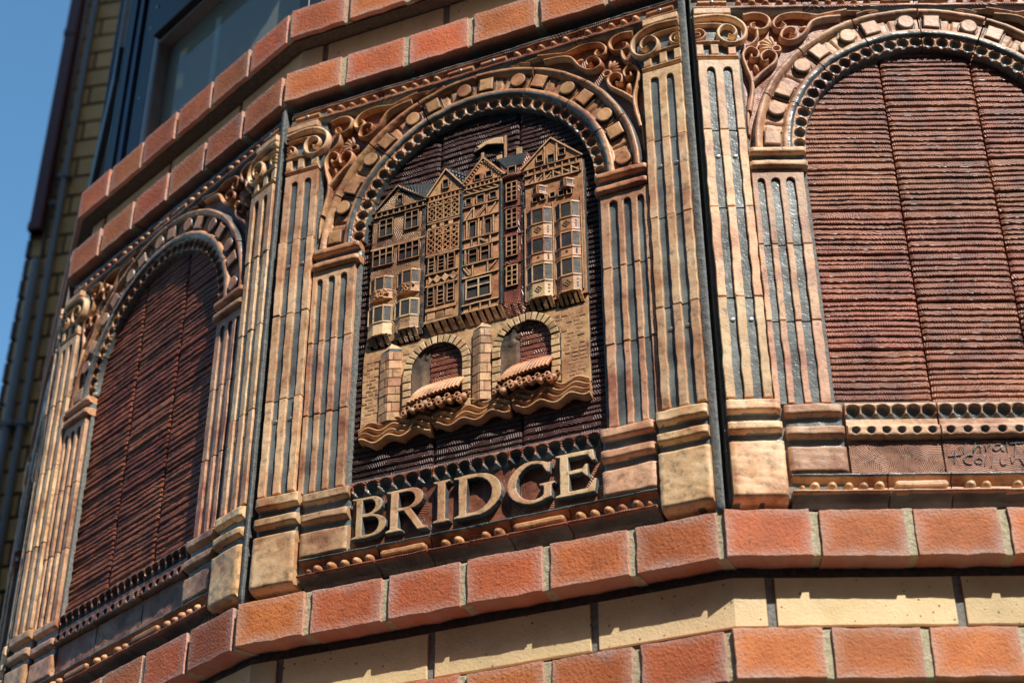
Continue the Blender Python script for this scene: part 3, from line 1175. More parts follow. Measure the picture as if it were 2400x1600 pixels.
            m2.hgrid(a, b, 102, 131.5, 1.3, 1.2, hf, -30)
            part('holed_ledge', m2, PINK if face == 'R' else BROWN)
            m2 = MB()

            def pf(U, V, q=S + ci):
                return -10.5 + .7 * sn(U, V, q + 9, .03) + .35 * sn(U, V, q + 10, .12), np.zeros_like(U)
            m2.hgrid(a, b, 56.5, 101, 3, 3, pf, -30)
            part('foot_plate', m2, SCR)
    return root


SCR = clay('scratched_clay', (.36, .17, .105), (.45, .235, .15), (.23, .10, .065), .5, comb=1.0, spread=.08, big=.08, cell=70, mask=-1, cs=135)

PAN = {}
for face, lab in (('C', 'terracotta relief panel lettered BRIDGE, with crowded houses on a bridge under its arch'),
                  ('R', 'terracotta arch panel with empty ribbed red field and signature, right of the BRIDGE panel'),
                  ('L', 'terracotta arch panel with dark maroon ribbed field, left of the BRIDGE panel'),
                  ('F', 'terracotta panel seen edge-on in shade, farthest left on the bay')):
    PAN[face] = thing('terracotta_panel', lab, 'panel', FR[face][0], FR[face][1], 'terracotta arch panels round the bay')
for i, face in enumerate(('C', 'R', 'L')):
    build_panel(face, 3 + i * 7, PAN[face], face)
# the farthest panel is a copy of the left one
for ch in list(PAN['L'].children):
    c = ch.copy()
    col.objects.link(c)
    c.parent = PAN['F']
    for g in ch.children:
        d = g.copy()
        col.objects.link(d)
        d.parent = c

# ------------------------------------------------------------------ lettering
PC = PAN['C']


def mkpart(name, mb, mat, parent):
    return link(name, mb.mesh(name, mat), parent)


def mkparts(name, mb, mat, parent):
    """every loose piece of the builder becomes a part of its own"""
    par = list(range(len(mb.v)))

    def find(x):
        while par[x] != x:
            par[x] = par[par[x]]
            x = par[x]
        return x
    for f in mb.f:
        r0 = find(f[0])
        for i in f[1:]:
            r = find(i)
            if r != r0:
                par[r] = r0
    comp = {}
    for fi, f in enumerate(mb.f):
        comp.setdefault(find(f[0]), []).append(fi)
    res = []
    for fl_ in comp.values():
        m2 = MB()
        mp = {}
        for fi in fl_:
            q = []
            for i in mb.f[fi]:
                if i not in mp:
                    mp[i] = len(m2.v)
                    m2.v.append(mb.v[i])
                    m2.g.append(mb.g[i])
                q.append(mp[i])
            m2.f.append(tuple(q))
            m2.sm.append(mb.sm[fi])
        res.append(mkpart(name, m2, mat, parent))
    return res


LET = {
    'B': ([(161, 127), (190, 127.5)] + arc(190, 113.5, 18, 14, 80, -75, 8) + [(198, 98.5)] + arc(194, 83, 20, 16, 70, -85, 9) + [(161, 66.5), (162, 69.5), (168, 71.5), (168, 122.5), (162, 124.5)],
          [[(178, 102.5)] + arc(186, 112.5, 11, 10, -80, 80, 6) + [(178, 122)], [(178, 71.5)] + arc(189, 84, 14, 12.5, -85, 85, 7) + [(178, 97)]]),
    'R': ([(213, 127), (248, 127.5)] + arc(248, 112, 20, 15.5, 80, -70, 8) + [(250, 96.5), (268, 69.5), (276, 66.5), (275, 63.5), (260, 64), (239, 95), (231.5, 95), (231.5, 71.5), (237.5, 69), (238, 66.5), (213, 66.5), (213.5, 69.5), (219.5, 71.5), (219.5, 122.5), (213.5, 124.5)],
          [[(231.5, 100)] + arc(243, 111, 13, 11, -80, 80, 6) + [(231.5, 122)]]),
    'I': ([(282, 127.5), (307, 127.5), (306.5, 124.5), (300.5, 122.5), (300.5, 71.5), (306.5, 69.5), (307, 66.5), (282, 66.5), (282.5, 69.5), (288.5, 71.5), (288.5, 122.5), (282.5, 124.5)], []),
    'D': ([(312, 127.5), (345, 127.5)] + arc(345, 97, 35, 30.5, 82, -82, 12) + [(345, 66.5), (312, 66.5), (312.5, 69.5), (319, 71.5), (319, 122.5), (312.5, 124.5)],
          [[(331, 72.5), (341, 72.5)] + arc(341, 97, 26, 24.5, -80, 80, 9) + [(341, 121.5), (331, 121.5)]]),
    'G': (arc(424, 97, 36, 31, 52, 300, 18) + [(450, 72), (450.5, 88), (455, 90.5), (455, 93), (433, 93), (433, 90.5), (439, 88), (439, 75)] + arc(426, 97, 25, 25.5, 305, 62, 14) + [(444, 108), (448, 108), (450, 122)], []),
    'E': ([(455, 127.5), (508, 127.5), (510, 112), (506, 111), (500, 120), (474, 121), (474, 102), (492, 102.5), (497, 108), (500, 108), (500, 90), (497, 90), (492, 96.5), (474, 96), (474, 73), (500, 73.5), (508, 85), (512, 84.5), (509, 66.5), (455, 66.5), (455.5, 69.5), (461.5, 71.5), (461.5, 122.5), (455.5, 124.5)], []),
}
def area(p):
    return sum(p[i][0] * p[(i + 1) % len(p)][1] - p[(i + 1) % len(p)][0] * p[i][1] for i in range(len(p)))
for k, (out, holes) in LET.items():
    if area(out) < 0:
        out = out[::-1]
    hs = [h[::-1] if area(h) > 0 else h for h in holes]
    mb = MB()
    mb.slab(out, -16, -3.5, bev=1.3, gt=0, gs=1.0, wob=.5, step=5, seed=ord(k), holes=hs)
    mkpart('letter_' + k.lower(), mb, TAN, PC)

# signature incised at the foot of the right panel
mb = MB()
SG = [[(290, 104), (304, 104.5), (318, 104)], [(305, 102), (302, 94), (300, 88)], [(317, 103), (314, 96), (312, 88), (315, 94), (320, 98), (322, 94), (321, 89)],
      [(328, 98), (328, 90), (329, 95), (334, 99)], [(347, 99), (341, 99), (337, 94), (340, 90), (346, 94), (348, 98), (347, 91), (350, 90)], [(355, 104), (354, 96), (354, 89)],
      [(373, 105), (369, 106), (366, 101), (363, 90), (361, 82)], [(358, 100), (366, 100.5), (375, 101)],
      [(281, 83), (289, 84), (297, 85)], [(290, 91), (289, 83), (287, 74)], [(311, 84), (304, 84), (299, 79), (301, 73), (308, 72)],
      [(317, 80), (312, 77), (314, 72), (320, 73), (321, 78), (317, 80)], [(327, 83), (325, 76), (323, 69)], [(337, 86), (334, 77), (331, 68)],
      [(344, 80), (343, 74), (345, 70), (350, 72)], [(356, 81), (357, 72), (361, 78), (367, 79), (370, 72), (373, 71)], [(380, 82), (375, 80), (379, 75), (374, 70)]]
for s_ in SG:
    mb.tube([(p[0] - 1, p[1] - 4.5) for p in s_], .7, .7, -9.9, 1.2, n=5, step=2.5, g=1.0)
sig = mkpart('signature', mb, TAN, PAN['R'])
sig['label'] = 'signature scratched into the foot plate'

SIDE[0] = .75
# ------------------------------------------------------------------ the bridge and its houses (centre panel)
def window(par, u0, v0, u1, v1, d, nu=2, nv=2, bar=1.5, rows=None, hgt=3.0, mat=HORA, border=True, seed=0, name='window'):
    mb = MB()
    mb.box(u0, v0, u1, v1, d - 3, d + .35, bev=.1, gt=1, gs=1, wob=.1, step=20, seed=seed)
    if border:
        for q in ((u0 - bar, v0 - bar, u1 + bar, v0), (u0 - bar, v1, u1 + bar, v1 + bar), (u0 - bar, v0, u0, v1), (u1, v0, u1 + bar, v1)):
            mb.box(*q, d - 2, d + hgt, bev=.5, wob=.25, step=6, seed=seed)
    for i in range(1, nu):
        x = u0 + (u1 - u0) * i / nu
        mb.box(x - bar * .55, v0, x + bar * .55, v1, d - 1, d + hgt - .2, bev=.4, wob=.2, step=6, seed=seed + i)
    ys = rows if rows else [i / nv for i in range(1, nv)]
    for i, y in enumerate(ys):
        y = v0 + (v1 - v0) * y
        mb.box(u0, y - bar * .5, u1, y + bar * .5, d - 1, d + hgt - .4, bev=.4, wob=.2, step=6, seed=seed + 20 + i)
    return mkpart(name, mb, mat, par)


def dentils(par, u0, u1, v0, v1, d, n, mat, seed=0, name='dentil_band'):
    """two beams with short studs between"""
    mb = MB()
    mb.box(u0, v1 - 2.2, u1, v1, d - 3, d + 2.6, bev=.6, wob=.3, step=8, seed=seed)
    mb.box(u0, v0, u1, v0 + 2.2, d - 3, d + 2.6, bev=.6, wob=.3, step=8, seed=seed + 1)
    for i in range(n):
        x = u0 + (u1 - u0) * (i + .5) / n
        mb.box(x - 1.2, v0 + 1.5, x + 1.2, v1 - 1.5, d - 3, d + 1.8, bev=.4, wob=.2, step=8, seed=seed + i)
    return mkpart(name, mb, mat, par)


def beam(mb, p, q, w, d0, d1, seed=0):
    dx, dy = q[0] - p[0], q[1] - p[1]
    L = math.hypot(dx, dy)
    nx, ny = -dy / L * w / 2, dx / L * w / 2
    mb.slab([(p[0] - nx, p[1] - ny), (q[0] - nx, q[1] - ny), (q[0] + nx, q[1] + ny), (p[0] + nx, p[1] + ny)], d0, d1, bev=.4, wob=.2, step=8, seed=seed)


def prism(mb, plan, v0, v1, g=0.0):
    """plan: [(u, d)...] from left to right, extruded in v with caps"""
    n = len(plan)
    vs = [(u, v0, d) for u, d in plan] + [(u, v1, d) for u, d in plan]
    fs = [(i, i + 1, i + 1 + n, i + n) for i in range(n - 1)] + [tuple(range(n))[::-1], tuple(range(n, 2 * n))]
    mb.add(vs, fs, g)


def oriel(par, u0, u1, v0, vs, v1, d0, d1, mat, panel='plain', seed=0, inset_=.30, base_in=0.0):
    """three-sided bay window: wall v0..vs, lights vs..v1"""
    w = u1 - u0
    pl = lambda e, de=0: [(u0 - e, d0 - 3), (u0 - e, d0 + .2), (u0 + w * inset_ - e * .5, d1 + e + de), (u1 - w * inset_ + e * .5, d1 + e + de), (u1 + e, d0 + .2), (u1 + e, d0 - 3)]
    body = MB()
    prism(body, pl(0), v0 + 1.5, v1 - 1.5, 0)
    ob = mkpart('oriel_window', body, mat, par)
    # sills, heads, corner posts and glazing belong to the same piece
    mb = body.__class__()
    prism(mb, pl(1.3), v1 - 2.6, v1)
    prism(mb, pl(1.2), vs - 1.6, vs + .6)
    prism(mb, pl(.9), v0, v0 + 2.0)
    edges = pl(0)[1:-1]
    for (u, d) in edges:
        mb.box(u - 1.1, vs, u + 1.1, v1 - 2, d - 2.5, d + 1.2, bev=.3, wob=.15, step=9, seed=seed)
    # glazing
    for i in range(3):
        (ua, da), (ub, db) = edges[i], edges[i + 1]
        e = 1.6
        t0 = min(.3, e / max(1, abs(ub - ua)))
        pa = (ua + (ub - ua) * t0, da + (db - da) * t0 + .35)
        pb = (ub - (ub - ua) * t0, db - (db - da) * t0 + .35)
        mb.add([(pa[0], vs + .8, pa[1]), (pb[0], vs + .8, pb[1]), (pb[0], v1 - 2.8, pb[1]), (pa[0], v1 - 2.8, pa[1])], [(0, 1, 2, 3)], 1.0)
    (ua, da), (ub, db) = edges[1], edges[2]
    cu, cv = (ua + ub) / 2, (v0 + vs) / 2
    if panel == 'cross':
        r = min(5.4, (vs - v0) * .30)
        for a in range(4):
            p = (cu + r * math.cos(a * math.pi / 2), cv + r * math.sin(a * math.pi / 2))
            q = (cu + r * math.cos((a + 1) * math.pi / 2), cv + r * math.sin((a + 1) * math.pi / 2))
            beam(mb, p, q, 1.0, da - .5, da + 1.0)
        beam(mb, (cu - r * .6, cv - r * .6), (cu + r * .6, cv + r * .6), .9, da - .5, da + .9)
        beam(mb, (cu - r * .6, cv + r * .6), (cu + r * .6, cv - r * .6), .9, da - .5, da + .8)
        mb.add([(cu + r * .8 * math.cos(a * math.pi / 2), cv + r * .8 * math.sin(a * math.pi / 2), da + .3) for a in range(4)], [(0, 1, 2, 3)], 1.0)
    if panel == 'hole':
        r = 2.6
        mb.add([(cu + r * math.cos(a * math.pi / 2), cv + r * math.sin(a * math.pi / 2), da + .3) for a in range(4)], [(0, 1, 2, 3)], 1.0)
    if panel in ('cross', 'hole'):
        for i in (0, 2):
            (ua2, da2), (ub2, db2) = edges[i], edges[i + 1]
            for t in range(3):
                y = v0 + (vs - v0) * (.28 + .2 * t)
                um, dm = (ua2 + ub2) / 2, (da2 + db2) / 2 + .35
                du = (ub2 - ua2) * .10
                dd = (db2 - da2) * .10
                mb.add([(um - du, y - 1.3, dm - dd), (um + du, y - 1.3, dm + dd), (um + du, y + 1.3, dm + dd), (um - du, y + 1.3, dm - dd)], [(0, 1, 2, 3)], 1.0)
    if panel == 'flowers':
        rf = random.Random(seed)
        for i in range(26):
            t = rf.random()
            mb.dome(u0 + w * (.12 + .76 * t), vs - 3 - rf.random() * (vs - v0 - 4), 2.0, 2.0, d0 + (d1 - d0) * (.7 + .3 * math.sin(t * 3.14)) * math.sin(min(1, t * 2.5) * 1.57), 3.0, n=7, rings=2)
    mkpart('oriel_joinery', mb, mat, par)
    return ob


def corbels(par, u0, u1, v0, v1, d0, d1, n, mat, lean=4, seed=0):
    mb = MB()
    for i in range(n):
        x = u0 + (u1 - u0) * (i + .5) / n
        w = (u1 - u0) / n * .30
        mb.hexa([(x - w + lean, v0, d0 - 4), (x + w + lean, v0, d0 - 4), (x + w, v1, d0 - 4), (x - w, v1, d0 - 4),
                 (x - w + lean, v0, d0), (x + w + lean, v0, d0), (x + w, v1, d1), (x - w, v1, d1)])
    mb.box(u0, v0 - 2, u1 + 2, v1, d0 - 8, d0 - 2.5, bev=.3, gt=.25, gs=.9, wob=.3, step=12, seed=seed)
    return mkpart('corbels', mb, mat, par)


def house(name, outline, d0, d1, mat, label, gside=.9):
    mb = MB()
    mb.slab(outline, d0, d1, bev=.8, gt=0, gs=gside, wob=.45, step=8, seed=len(name) * 7)
    o = mkpart(name, mb, mat, PC)
    o['label'] = label
    return o


HB, HF = -27, -11.5        # back and front of the house fronts
# 1: herringbone cottage with four oriels
h1 = house('house', [(167, 372), (256, 372), (256.5, 596), (254, 609), (207, 640), (168, 606), (167, 560)], HB, HF, HATCH, 'herringbone gabled house with two pairs of oriel windows')
mb = MB()
mb.slab([(207, 645), (210, 647), (268, 633), (257, 609), (253, 609)], HB, HF + 1.5, bev=.8, gt=1, gs=1, wob=.3, seed=3)
for i in range(9):
    t = i / 8
    beam(mb, (211 + t * 50, 645 - t * 12), (209 + 44 * (.35 + .65 * t), 643.5 - 31 * (.35 + .65 * t)), 1.0, HF, HF + 2.6, i)
mkpart('roof', mb, GLZ, h1)
mb = MB()
beam(mb, (165, 604), (208, 648), 2.6, HF - 2, HF + 3.5, 1)
beam(mb, (207, 648), (256, 610), 2.6, HF - 2, HF + 3.5, 2)
mkparts('bargeboard', mb, HATCH, h1)
dentils(h1, 168, 256, 595.5, 607, HF + 1, 9, HATCH, 4)
window(h1, 208.5, 611, 216, 628, HF, 1, 1, mat=HATCH)
window(h1, 180.5, 560, 201, 589, HF, 2, 2, rows=[.68], mat=HORA, seed=3)
window(h1, 223, 562, 243, 591, HF, 2, 2, rows=[.68], mat=HORA, seed=4)
window(h1, 172, 508, 203, 536, HF, 3, 2, rows=[.66], mat=HORA, seed=5)
window(h1, 214.5, 508, 246, 536, HF, 3, 2, rows=[.66], mat=HORA, seed=6)
mb = MB()
mb.box(166.5, 538, 256, 541, HF - 3, HF + 1.8, bev=.5, wob=.5, step=6)
mb.box(249.5, 372, 256, 594, HF - 3, HF + 1.2, bev=.8, gt=.6, gs=.9, wob=.5, step=8)
mkparts('timber', mb, TIMB, h1)
oriel(h1, 169, 205, 446, 461, 485, HF, HF + 6.5, HORA, 'flowers', 3)
oriel(h1, 213, 249, 446, 461, 485, HF, HF + 6.5, HORA, 'flowers', 9)
oriel(h1, 168, 206, 384, 406, 434, HF, HF + 6.5, BUFF, 'plain', 3)
oriel(h1, 211, 249, 384, 406, 434, HF, HF + 6.5, BUFF, 'plain', 4)
corbels(h1, 172, 204, 368, 384, HF - 1, HF + 6, 3, HATCH)
corbels(h1, 214, 248, 366, 384, HF - 1, HF + 6, 4, HATCH)

# 2: lattice house
h2 = house('house', [(259, 384), (318, 384), (318.5, 600), (318, 613), (288, 650), (259, 611)], HB, HF + 1, HORA, 'narrow gabled house with diamond lattice screens')
d = HF + 1
mb = MB()
mb.slab([(288, 654), (292, 655), (330, 630), (322, 612), (317, 613)], HB, d - 1, bev=.8, gt=1, gs=1, wob=.4, seed=5)
for r in range(5):
    for c in range(6):
        mb.dome(296 + c * 5.2 + r * .6 - 4, 648 - c * 3.5 - r * 6.0 + 2, 2.6, 3.4, d - 2, 2.6, n=7, rings=2, g=1)
mkpart('roof', mb, GLZ, h2)
mb = MB()
beam(mb, (257, 609), (288, 653), 2.4, d - 2, d + 3.2, 1)
beam(mb, (288, 653), (319, 611), 2.4, d - 2, d + 3.2, 2)
mkparts('bargeboard', mb, TIMB, h2)
window(h2, 284, 618, 292, 632, d, 1, 1)
dentils(h2, 259, 314, 598, 609, d, 8, HORA, 8)
for (v0, v1) in ((561, 597), (503, 546)):
    mb = MB()
    u0, u1 = 260.5, 311
    mb.box(u0, v0, u1, v1, d - 3, d + .3, bev=.1, gt=1, gs=1, wob=.1, step=30)
    sp_ = 9.2
    for sg in (1, -1):
        c = -80
        while c < 140:
            # line v = v0 + sg*(u-u0) + c (or falling)
            pts = []
            for u in (u0, u1):
                v = (v0 + (u - u0) + c - 40) if sg > 0 else (v0 - (u - u0) + c)
                pts.append((u, v))
            (xa, ya), (xb, yb) = pts
            ts = [0, 1]
            dy = yb - ya
            lo, hi = (v0 - ya) / dy, (v1 - ya) / dy
            t0, t1 = max(0, min(lo, hi)), min(1, max(lo, hi))
            if t1 - t0 > .03:
                beam(mb, (xa + (xb - xa) * t0, ya + dy * t0), (xa + (xb - xa) * t1, ya + dy * t1), 2.0, d - 1, d + 3.0, int(c) % 17)
            c += sp_
    for i in range(5):
        x = u0 + (u1 - u0) * i / 4
        mb.box(x - .9, v0, x + .9, v1, d - 1, d + 3.4, bev=.4, wob=.2, step=9, seed=i)
    y = v0 + (v1 - v0) * .74
    for yy in (v0, y, v1):
        mb.box(u0, yy - 1, u1, yy + 1, d - 1, d + 3.6, bev=.4, wob=.25, step=9, seed=int(yy))
    mkpart('lattice_screen', mb, HORA, h2)
mb = MB()
for x in (267, 280, 294):
    mb.box(x, 549, x + 7, 555.5, d - 2, d + 2.2, bev=.4, wob=.2)
mb.box(259, 556.5, 312, 559.5, d - 2, d + 2.8, bev=.6, wob=.4, step=7)
mb.box(259, 498, 312, 501.5, d - 2, d + 3.4, bev=.6, wob=.4, step=7)
mb.box(259, 466, 310, 468.8, d - 2, d + 2.8, bev=.6, wob=.4, step=7)
mb.box(259, 446, 310, 448.8, d - 2, d + 2.8, bev=.6, wob=.4, step=7)
for i in range(4):
    cx_ = 264 + i * 13
    mb.slab([(cx_, 449.5), (cx_ + 7, 457.5), (cx_, 465), (cx_ - 6, 457.5)] if i else [(cx_, 450), (cx_ + 7, 457.5), (cx_, 465)], d - 1, d + 2.0, bev=.6, wob=.3, seed=i)
mb.box(259, 384, 312, 388, d - 2, d + 3.4, bev=.6, wob=.4, step=7)
mb.box(260, 403.5, 308, 409.5, d - 2, d + 2.2, bev=.8, wob=.5, step=5)
for x in (263, 277, 291):
    mb.box(x, 390, x + 12, 401.5, d - 2, d + 1.6, bev=.8, wob=.3)
mkparts('timber', mb, TIMB, h2)
for (a, b) in ((264, 272), (279.5, 288), (295, 304)):
    window(h2, a, 470, b, 496, d, 1, 4, rows=[.28, .5, .72], seed=int(a))
    window(h2, a, 414, b, 444, d, 1, 4, rows=[.24, .46, .68], seed=int(a) + 3)
mb = MB()
mb.box(312, 380, 318.5, 604, d - 6, d + 1.5, bev=1.6, gt=1, gs=1, wob=.4, step=9)
mkpart('corner_post', mb, GLZ, h2)
corbels(h2, 260, 318, 366, 383, HF - 1.5, HF + 5, 5, HORA, 6)

# 3: timber-framed gabled house
h3 = house('house', [(319, 386), (378, 386), (379, 600), (382, 614), (349, 652), (318, 616)], HB, HF + 2, HORA, 'timber framed gabled house with scalloped bargeboards')
d = HF + 2
mb = MB()
beam(mb, (316, 614), (349, 654), 3, d - 4, d + 3.0, 1)
beam(mb, (349, 654), (384, 612), 3, d - 4, d + 3.0, 2)
for i in range(9):
    t = (i + .5) / 9
    mb.dome(320.5 + 27.5 * t, 613.5 + 34.5 * t, 1.9, 1.9, d, 2.8, n=7, rings=2)
    mb.dome(379.5 - 29.5 * t, 611.5 + 36.0 * t, 1.9, 1.9, d, 2.8, n=7, rings=2)
mb.box(345.5, 652, 350.5, 664, d - 6, d + 2, bev=.8, wob=.3)
mkparts('bargeboard', mb, TIMB, h3)
window(h3, 336, 615, 344, 623.5, d, 1, 1, seed=1)
window(h3, 354, 615, 362.5, 624.5, d, 1, 1, seed=2)
dentils(h3, 319, 377, 601, 611, d, 8, HORA, 3)
mb = MB()
for y in (591.5, 569, 546.5, 511.5, 496, 466.5, 445, 398.5, 386):
    mb.box(318, y - 1.3, 374, y + 1.3, d - 2, d + 2.8, bev=.6, wob=.4, step=7, seed=int(y))
for i in range(5):
    beam(mb, (322 + i * 11, 599), (330 + i * 11, 594), 1.7, d - 1, d + 1.8, i)
for (p, q) in (((320, 548), (333, 566)), ((336, 548), (352, 566)), ((340, 548), (356, 566)), ((357, 548), (370, 566)), ((345, 509), (358, 499)), ((344, 508), (357, 498)), ((319, 463), (329, 448)), ((371, 463), (358, 450)), ((323, 464), (331, 449))):
    beam(mb, p, q, 2.2, d - 1, d + 1.9, int(p[0]))
for x, a, b in ((334.5, 547, 568), (355, 547, 568), (332, 497, 510), (343, 497, 510), (361, 497, 510), (334, 446, 465), (357, 446, 465), (331, 387, 398), (346, 387, 398), (361, 387, 398), (324, 512, 545), (342.5, 512, 545), (350, 512, 545), (366, 512, 545), (322, 469, 494), (364, 469, 494)):
    mb.box(x - 1.2, a, x + 1.2, b, d - 1, d + 2.2, bev=.5, wob=.3, step=8, seed=int(x))
mkparts('timber', mb, TIMB, h3)
for q in ((322.5, 573, 330, 583.5), (340.5, 572, 351, 585), (361, 574, 370, 584)):
    window(h3, *q, d, 1, 1, seed=int(q[0]))
window(h3, 328.5, 513.5, 338, 540, d, 1, 1, seed=5)
window(h3, 353.5, 513.5, 362, 538, d, 1, 1, seed=6)
window(h3, 328.5, 469, 340, 491, d, 1, 2, rows=[.62], seed=7)
window(h3, 347.5, 469, 359, 492, d, 1, 2, rows=[.62], seed=8)
window(h3, 325.5, 408.5, 361, 438.5, d, 2, 2, rows=[.64], bar=2.4, hgt=2.8, mat=BUFF, seed=9)
mb = MB()
mb.box(374, 388, 379.5, 602, d - 6, d + 1.2, bev=1.5, gt=1, gs=1, wob=.4, step=9)
mkpart('corner_post', mb, GLZ, h3)
corbels(h3, 321, 380, 366, 385, HF - 1.5, HF + 5, 6, HORA, 6)

# 4: slim red house with a slate roof, flag above
h4 = house('house', [(380, 384), (412, 384), (412.5, 606), (424, 634), (417, 647), (412, 640), (372, 640), (381, 607)], HB, HF - 1.5, REDC, 'slim dark red house with tall latticed windows')
d = HF - 1.5
mb = MB()
mb.slab([(384, 625), (410, 624.5), (417, 645.5), (368, 647)], HB, d + 1.6, bev=.8, gt=1, gs=1, wob=.4, seed=5)
mkpart('roof', mb, GLZ, h4)
mb = MB()
mb.tube([(381, 607), (397, 607), (413, 606.5)], 3.4, 3.4, d + 1, 4.5, n=7)
mkpart('gutter', mb, REDC, h4)
window(h4, 389, 612, 399.5, 623.5, d + 1, 1, 1, seed=3)
for (v0, v1) in ((563, 595), (515, 547), (467, 499.5), (416, 448)):
    window(h4, 386, v0, 400.5, v1, d, 2, 4, bar=2.0, seed=int(v0))
mb = MB()
for y in (553, 503.5, 453.5, 385):
    mb.box(380, y - 1.2, 412, y + 1.2, d - 2, d + 1.4, bev=.5, gt=.4, wob=.5, step=6, seed=int(y))
mb.box(406.5, 386, 412.5, 604, d - 4, d + 1.0, bev=1, gt=.6, gs=.9, wob=.6, step=7)
mkparts('string_course', mb, REDC, h4)
mb = MB()
for (a, b, c, e) in ((367, 645, 376.5, 657), (398.5, 648, 408.5, 661)):
    mb.box(a, b, c, e, HB, d - 2, bev=1, wob=.4)
mkparts('chimney', mb, BUFF, h4)
corbels(h4, 382, 412, 366, 383, HF - 2, HF + 3, 3, REDC, 5)
mb = MB()
mb.box(379.5, 646, 384, 690, HB, -14, bev=1, wob=.4, step=8)
fo = mkpart('flagpole', mb, HORA, PC)
mb = MB()
mb.slab([(330, 671), (340, 674.5), (352, 680), (366, 676.5), (380, 673), (380, 686), (366, 688.5), (350, 687), (338, 682), (335, 683), (340, 678)], -20, -11, bev=1.2, wob=.4, step=6)
mkpart('flag', mb, BUFF, fo)

# 5: broad gabled house with two stacks of oriels
h5 = house('house', [(414, 376), (505, 372), (504, 600), (502, 611), (456, 654), (411, 614), (414, 600)], HB, HF + .5, HORA, 'broad gabled house with two stacks of oriel windows')
d = HF + .5
mb = MB()
beam(mb, (408, 612), (456, 657), 2.6, d - 3, d + 2.6, 1)
beam(mb, (456, 657), (505, 609), 2.6, d - 3, d + 2.6, 2)
for v in mb.v:
    pass
mb.g = [1.0 if p[2] < d + 1.5 else g for p, g in zip(mb.v, mb.g)]
mkparts('bargeboard', mb, TIMB, h5)
dentils(h5, 414, 500, 596.5, 610, d, 8, HORA, 8)
mb = MB()
mb.box(414, 580, 499, 582.6, d - 2, d + 3, bev=.6, wob=.4, step=7)
for x in (446, 465):
    mb.box(x - 1.3, 611, x + 1.3, 644, d - 1, d + 2, bev=.5, wob=.3, step=8)
for i in range(6):
    beam(mb, (418 + i * 14, 583), (428 + i * 14, 594) if i < 3 else (428 + i * 14, 584), 1.8, d - 1, d + 1.8, i)
    if i >= 3:
        beam(mb, (418 + i * 14, 594), (429 + i * 14, 585), 1.8, d - 1, d + 2.0, i)
    mb.box(430 + i * 14, 582, 432.2 + i * 14, 597, d - 1, d + 2.2, bev=.4, wob=.2)
for x in (414.5, 457.5, 500):
    mb.box(x - 1.1, 380, x + 1.1, 540, d - 1, d + 2, bev=.5, wob=.3, step=10)
mkparts('timber', mb, TIMB, h5)
window(h5, 434.5, 618.5, 443, 628.5, d, 1, 1, seed=1)
window(h5, 451.5, 611, 461, 625, d, 1, 1, seed=2)
window(h5, 469, 619.5, 477.5, 629.5, d, 1, 1, seed=3)
for q in ((427, 547.5, 432.5, 554.5), (439.5, 548.5, 445.5, 555.5), (454, 548, 461, 555.5), (467, 546.5, 474, 554.5), (480, 546, 486, 553.5)):
    window(h5, *q, d, 1, 1, bar=1.3, seed=int(q[0]))
oriel(h5, 427, 448, 557, 561, 572, d, d + 7, HORA, 'none', 2, .42)
oriel(h5, 469, 490, 557, 561, 572, d, d + 7, HORA, 'none', 2, .42)
for (a, b) in ((416, 456), (460, 498)):
    off = 0 if a < 430 else -2
    oriel(h5, a, b, 482.5 + off, 505 + off, 532 + off, d, d + 6.5, HORA, 'cross', 1, .28)
    oriel(h5, a, b, 438 + off, 454 + off, 480.5 + off, d, d + 6.5, HORA, 'hole', 1, .28)
    oriel(h5, a, b, 380 + off, 407 + off, 436 + off, d, d + 6.5, BUFF if a < 430 else HORA, 'cross', 1, .28)
    corbels(h5, a + 1, b, 364 + off, 380 + off, d - 1.5, d + 5, 4 if a < 430 else 5, HORA, 3)
mb = MB()
mb.box(500, 374, 505.5, 604, HB, d - 1, bev=1.2, gt=1, gs=1, wob=.5, step=9)
mkpart('corner_post', mb, GLZ, h5)

# bridge wall with two arches
def aring(cx_, sp, r, base, n=18):
    return [(cx_ + r, base)] + [(cx_ + r * math.cos(R_(a)), sp + r * math.sin(R_(a))) for a in np.linspace(0, 180, n)] + [(cx_ - r, base)]


ARCH = ((280, 310, 39, 13), (413.5, 313, 37, 13))
out = [(161, 238)]
for cx_, sp, r, t in ARCH:
    out += [(cx_ - r - 5, 238)] + aring(cx_, sp, r + 5, 238)[::-1][1:-1] + [(cx_ + r + 5, 238)]
out += [(504, 236), (504, 380), (430, 384), (350, 386), (280, 384), (164, 384), (161, 356)]
mb = MB()
mb.slab(out, -30, -15, bev=.8, gt=0, gs=.6, wob=.5, step=8, seed=77)
br = mkpart('bridge', mb, WALLC, PC)
br['label'] = 'bridge of small bricks with two round arches'
mb = MB()
rr = random.Random(9)
row = 0
y = 244.0
while y < 350:
    h = rr.uniform(5.0, 7.2)
    u = 162.5 + (row % 2) * 5
    while u < 501:
        w_ = rr.uniform(9, 13)
        c = (u + w_ / 2, y + h / 2)
        ok = not (188 < c[0] < 226 or 331 < c[0] < 364)
        for cx_, sp, r, t in ARCH:
            if math.hypot(c[0] - cx_, max(0, c[1] - sp)) < r + t + 6:
                ok = False
        if ok and u + w_ < 503 and rr.random() < .9:
            e = [rr.uniform(-.5, .5) for _ in range(4)]
            q = rr.uniform(.1, .9)
            mb.hexa([(u, y, -17), (u + w_ - 1.5, y, -17), (u + w_ - 1.5, y + h - 1.5, -17), (u, y + h - 1.5, -17),
                     (u + .4 + e[0], y + .5, -15 + q), (u + w_ - 2 + e[1], y + .5, -15 + q), (u + w_ - 2, y + h - 2 + e[2], -15 + q * .7), (u + .4, y + h - 2 + e[3], -15 + q * .7)])
        u += w_
    y += h
    row += 1
